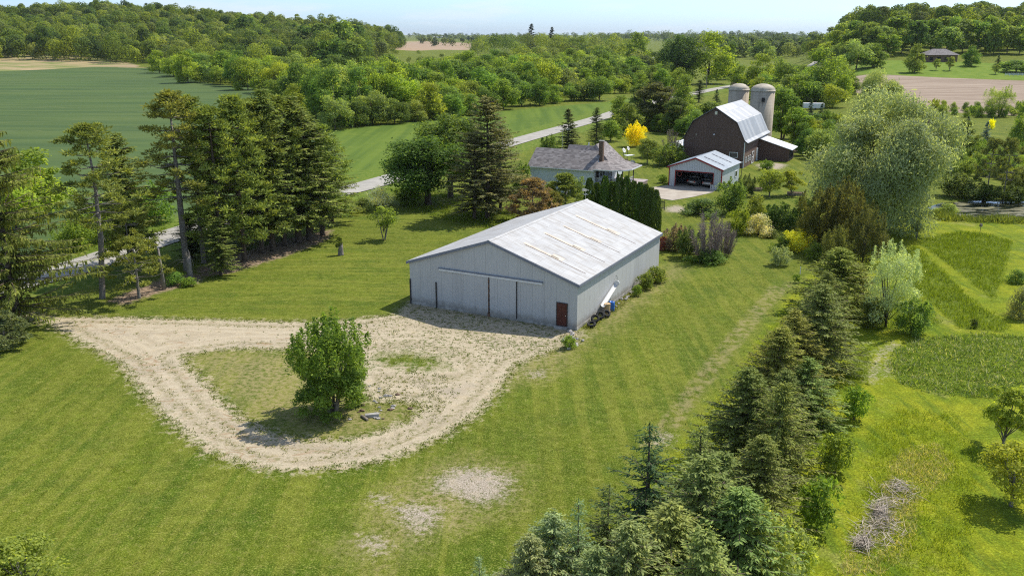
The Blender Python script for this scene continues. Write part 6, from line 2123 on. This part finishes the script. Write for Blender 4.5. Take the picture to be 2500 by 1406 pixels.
WC = [(.195, .26, .045), (.15, .215, .045), (.105, .165, .04), (.20, .245, .075), (.24, .295, .048)]
g9 = np.random.default_rng(9)
pts = []
for y in np.arange(735, 1330, 15):
    for x in np.arange(-900, -95, 13.):
        xx, yy = x + g9.normal() * 4, y + g9.normal() * 4
        rt = xx / yy
        if rt < -.66 or xx > -120 - (yy - 735) * .06: continue
        if yy < 800 and xx < -330 and rt < -.47 and yy < 745: continue
        h = g9.uniform(14, 22)
        pts.append((xx, yy, h * g9.choice((.8, 1., 1.25)), g9.uniform(5, 11)))
wood('hill_wood', 'broadleaf wood covering the far hill at upper left', 'woodland', pts, 900, 1.45, WC)
pts = []
for y in np.arange(545, 800, 13):
    for x in np.arange(150, 520, 12.):
        xx, yy = x + g9.normal() * 3.5, y + g9.normal() * 3.5
        rt = xx / yy
        if rt > .66 or rt < .36: continue
        if yy < 600 and rt < .5: continue
        pts.append((xx, yy, g9.uniform(13, 23), g9.uniform(5, 8)))
wood('ridge_wood', 'broadleaf wood on the rise behind the brick house', 'woodland', pts, 950, 1.25, WC)
pts = []
for (yd, a0, a1, st, hh) in ((1000, .235, .42, 11, 15), (1150, .22, .45, 12, 15), (1400, .20, .45, 13, 16), (1900, -.20, -.03, 30, 12), (2300, -.2, .05, 26, 13), (2900, -.22, .12, 30, 14), (3700, -.25, .3, 26, 15), (4800, -.3, .45, 26, 17), (6500, -.35, .5, 28, 22), (3000, .09, .32, 13, 19), (3120, .10, .31, 14, 22), (3300, .12, .34, 16, 25)):
    xx = a0 * yd
    while xx < a1 * yd:
        if g9.random() < (.55 if yd > 1500 and yd != 3000 else .95):
            pts.append((xx, yd + g9.normal() * yd * .03, hh * g9.uniform(.7, 1.35), hh * g9.uniform(.5, .9)))
        xx += st * .62 * g9.uniform(.6, 1.5)
pt2 = []
fx2, fy2 = zip(*fr2)
for _ in range(900):
    px_ = g9.uniform(700, 1600)
    f0 = float(np.interp(px_, fx2, fy2))
    by_ = g9.uniform(128, f0 - 3)
    x_, y_ = gp(px_, by_)
    if g9.random() > (.25 + .75 * (by_ - 128) / 190) or seg_d(np.array([x_]), np.array([y_]), [tuple(q) for q in RD[::4]], False)[0] < 7: continue
    pt2.append((x_, y_, g9.uniform(2.5, 6.5), g9.uniform(2.5, 5.0)))
fx1, fy1 = zip(*fr1)
for _ in range(300):
    px_ = g9.uniform(385, 700)
    by_ = float(np.interp(px_, fx1, fy1)) - 4 - g9.uniform(0, 70)
    x_, y_ = gp(px_, by_)
    pt2.append((x_, y_, g9.uniform(3, 7), g9.uniform(3, 5.5)))
wood('distant_belt_trees', 'small far trees at the back of the belt and along the wood edges', 'woodland', FARPTS, 1100, 1.05, WC)
wood('thicket_undergrowth', 'scrubby undergrowth filling the ground between the belt trees', 'undergrowth', pt2, 420, .62, WC)
wood('plain_treelines', 'hedgerow trees and distant woods across the plain to the horizon', 'woodland', pts, 170, 3.4, [(.12, .165, .06), (.14, .18, .065), (.10, .145, .06)])


# ------------------------------------------------------------------ long grass, pond edge, brush
def tufts(name, label, polys, dens, hgt, wid, cols, seed, cat='grass', spread=.16, blades=4, lay=.5):
    g = np.random.default_rng(seed)
    PP = []
    for poly, dn in zip(polys, dens):
        a = np.array(poly)
        lo, hi = a.min(0), a.max(0)
        n = int((hi[0] - lo[0]) * (hi[1] - lo[1]) * dn)
        p = lo + (hi - lo) * g.random((n, 2))
        s = seg_d(p[:, 0], p[:, 1], [tuple(q) for q in poly], True)
        PP.append(p[s > 0])
    p = np.concatenate(PP)
    keep = (np.abs(p[:, 0]) < p[:, 1] * .66 + 6) & (p[:, 1] > 30)
    p = p[keep]
    big = .6 + .8 * (.5 + .5 * np.sin(p[:, 0] * .9 + np.sin(p[:, 1] * .7) * 2) * np.sin(p[:, 1] * 1.1 + 1.3))
    p = np.repeat(p, blades, 0)
    big = np.repeat(big, blades)
    n = len(p)
    base = np.zeros((n, 3))
    base[:, :2] = p + g.normal(size=(n, 2)) * spread
    base[:, 2] = TZ(base[:, 0], base[:, 1])
    l = hgt * g.uniform(.5, 1.3, n) * big
    d = unit(g.normal(size=(n, 3)) * (lay, lay, .1) + (0, 0, 1))
    nn = g.normal(size=(n, 3)) + (0, 0, lay)
    V = leaves(base + d * l[:, None] * .45, d, nn, l, wid * g.uniform(.7, 1.3, n))
    me = quad_mesh(name, V, [M['grassblade']], g.random(n))
    o = tag(link(name, me), label, cat, kind='stuff')
    o.color = (*[v * 1.25 for v in cols], 1)
    return o


tufts('tall_grass', 'uncut bright meadow grass between the mown paths at right', T_POLY[:2] + [T_POLY[4]], (16, 16, 14), .38, .045, (.155, .215, .02), 1)
tufts('weed_bed', 'dense tangle of tall weeds in the round uncut bed at right', [T_POLY[2]], (22,), .34, .06, (.165, .24, .05), 2, 'weeds', lay=1.0)
tufts('pale_weeds', 'pale grey green seed heads scattered through the uncut weed bed', [T_POLY[2]], (4,), .42, .05, (.36, .38, .22), 12, 'weeds', lay=1.1)
tufts('long_grass', 'long dark green grass beside the sandy path and along the spruces', [T_POLY[3], P((2000, 1060), (2060, 1050), (2010, 1180), (1960, 1200)), P((2120, 1060), (2200, 1000), (2330, 1010), (2400, 1120), (2360, 1406), (2160, 1406), (2080, 1300), (2110, 1180)),
                     P((1640, 1130), (1700, 1050), (1800, 915), (1925, 740), (1950, 745), (1860, 920), (1760, 1100), (1690, 1170))], (26, 14, 22, 16), .26, .03, (.19, .25, .02), 3)
tufts('pond_reeds', 'fringe of green reeds along the near bank of the pond', [P((2250, 530), (2290, 516), (2330, 530), (2400, 534), (2600, 536), (2600, 548), (2420, 546), (2300, 540))], (14,), .8, .09, (.15, .19, .045), 4, 'reeds')
tufts('barn_weeds', 'weeds and dry grass at the foot of the pole barn side wall', [[pbw(PW + .1, .5)[:2], pbw(PW + 1.0, .5)[:2], pbw(PW + 1.5, 22)[:2], pbw(PW + .1, 23.5)[:2]]], (16,), .3, .04, (.15, .165, .045), 5, 'weeds')
tufts('verge_grass', 'long grass along the road verge and under the pines', [P((0, 700), (250, 610), (420, 560), (420, 552), (200, 604), (0, 668)), P((835, 500), (960, 470), (1010, 520), (1180, 560), (1250, 560), (1260, 520), (1100, 470), (950, 460))], (4, 4), .4, .07, (.12, .175, .025), 6)
tufts('lawn_clumps', 'short tufts and clover clumps standing up in the mown lawn', [P((-60, 1440), (60, 820), (300, 930), (480, 1110), (720, 1165), (1000, 1110), (1240, 930), (1420, 850), (1640, 690), (1900, 660), (1620, 1090), (1230, 1440)), P((470, 700), (850, 520), (1180, 580), (1000, 630), (990, 740), (820, 775), (360, 770))], (9, 4), .10, .022, (.115, .16, .016), 15, 'grass', lay=1.1, blades=5, spread=.10)
ge = np.random.default_rng(44)
po = np.array(outer)
pe = po.min(0) + (po.max(0) - po.min(0)) * ge.random((60000, 2))
s1_ = np.minimum(seg_d(pe[:, 0], pe[:, 1], outer, True), -seg_d(pe[:, 0], pe[:, 1], island, True))
ok = (np.abs(s1_ + .1) < .5) & (ge.random(len(pe)) < .4) | (np.abs(s1_ - 1.5) < .3) & (ge.random(len(pe)) < .10) | (s1_ > 0) & (ge.random(len(pe)) < .016) | (s1_ > .3) & (pe[:, 1] > 66) & (pe[:, 0] > -16) & (ge.random(len(pe)) < .13) | (np.hypot((pe[:, 0] + 7.5) / 3.6, (pe[:, 1] - 60.5) / 4.2) < 1) & (ge.random(len(pe)) < .30)
inb = (lambda q: (q[:, 0] - 0))(pe)
pe = pe[ok]
lx, ly = pe[:, 0] + 10.05, pe[:, 1] - 82.88
pe = pe[~((ly * math.cos(PROT) + lx * math.sin(PROT) > -.15) & (lx * math.cos(PROT) - ly * math.sin(PROT) > -.2))]
n = len(pe) * 5
base = np.zeros((n, 3))
base[:, :2] = np.repeat(pe, 5, 0) + ge.normal(size=(n, 2)) * .09
d = unit(ge.normal(size=(n, 3)) * (.9, .9, .1) + (0, 0, 1))
l = ge.uniform(.06, .17, n)
me = quad_mesh('track_weeds', leaves(base + d * l[:, None] * .4, d, ge.normal(size=(n, 3)) + (0, 0, .9), l, l * .38), [M['grassblade']], ge.random(n))
o = tag(link('track_weeds', me), 'small weeds sprouting along the edges of the gravel loop and before the barn', 'weeds', kind='stuff')
o.color = (.15, .19, .035, 1)
# brush heap in the meadow
g5 = np.random.default_rng(31)
bl = np.array(P((2195, 1185), (2165, 1240), (2140, 1290), (2110, 1345)))
n = 800
f = g5.random(n) * (len(bl) - 1)
i0 = np.minimum(f.astype(int), len(bl) - 2)
c2 = bl[i0] + (bl[i0 + 1] - bl[i0]) * (f - i0)[:, None] + g5.normal(size=(n, 2)) * (.50, .5) * (.25 + .95 * np.abs(np.sin(f * 2.1 + .4)) ** 1.5)[:, None] + np.stack([.35 * np.sin(f * 4.2), 0 * f], 1)
dxy = np.hypot(*(c2 - (bl[i0] + (bl[i0 + 1] - bl[i0]) * (f - i0)[:, None])).T)
Pz = np.stack([c2[:, 0], c2[:, 1], np.maximum(.05, .40 * (1 - dxy / 1.3)) * g5.random(n) ** .5 + .03], 1)
d = g5.normal(size=(n, 3)) * (1, 1, .25)
l = g5.uniform(.5, 1.7, n)
me = quad_mesh('brush_pile', leaves(Pz, d, g5.normal(size=(n, 3)) * (.4, .4, 1), l, np.full(n, .035)), [M['deadwood']], g5.random(n))
tag(link('brush_pile', me), 'long heap of dead grey branches in the meadow at lower right', 'brush pile')
o = tufts('dry_grass', 'pale dead grass tangled round the brush heap', [P((2180, 1110), (2290, 1080), (2330, 1150), (2240, 1230), (2230, 1330), (2160, 1400), (2050, 1406), (2060, 1340), (2140, 1260))], (34,), .30, .028, (.42, .40, .19), 8, lay=.9)
sc.view_layers[0].update()

# pale summer air
t = NT('haze_air')
t.n.remove(t.b)
pv = t.node('VolumePrincipled')
pv.inputs['Color'].default_value = (.80, .88, 1.0, 1)
pv.inputs['Density'].default_value = 0.00003
pv.inputs['Anisotropy'].default_value = 0.2
t.l.new(pv.outputs[0], t.out.inputs['Volume'])
hz = MB().box(-9400, 9400, -460, 13400, -2.5, 75).build('haze', t.mat)
tag(hz, 'thin pale summer haze over the plain', 'haze', kind='stuff')
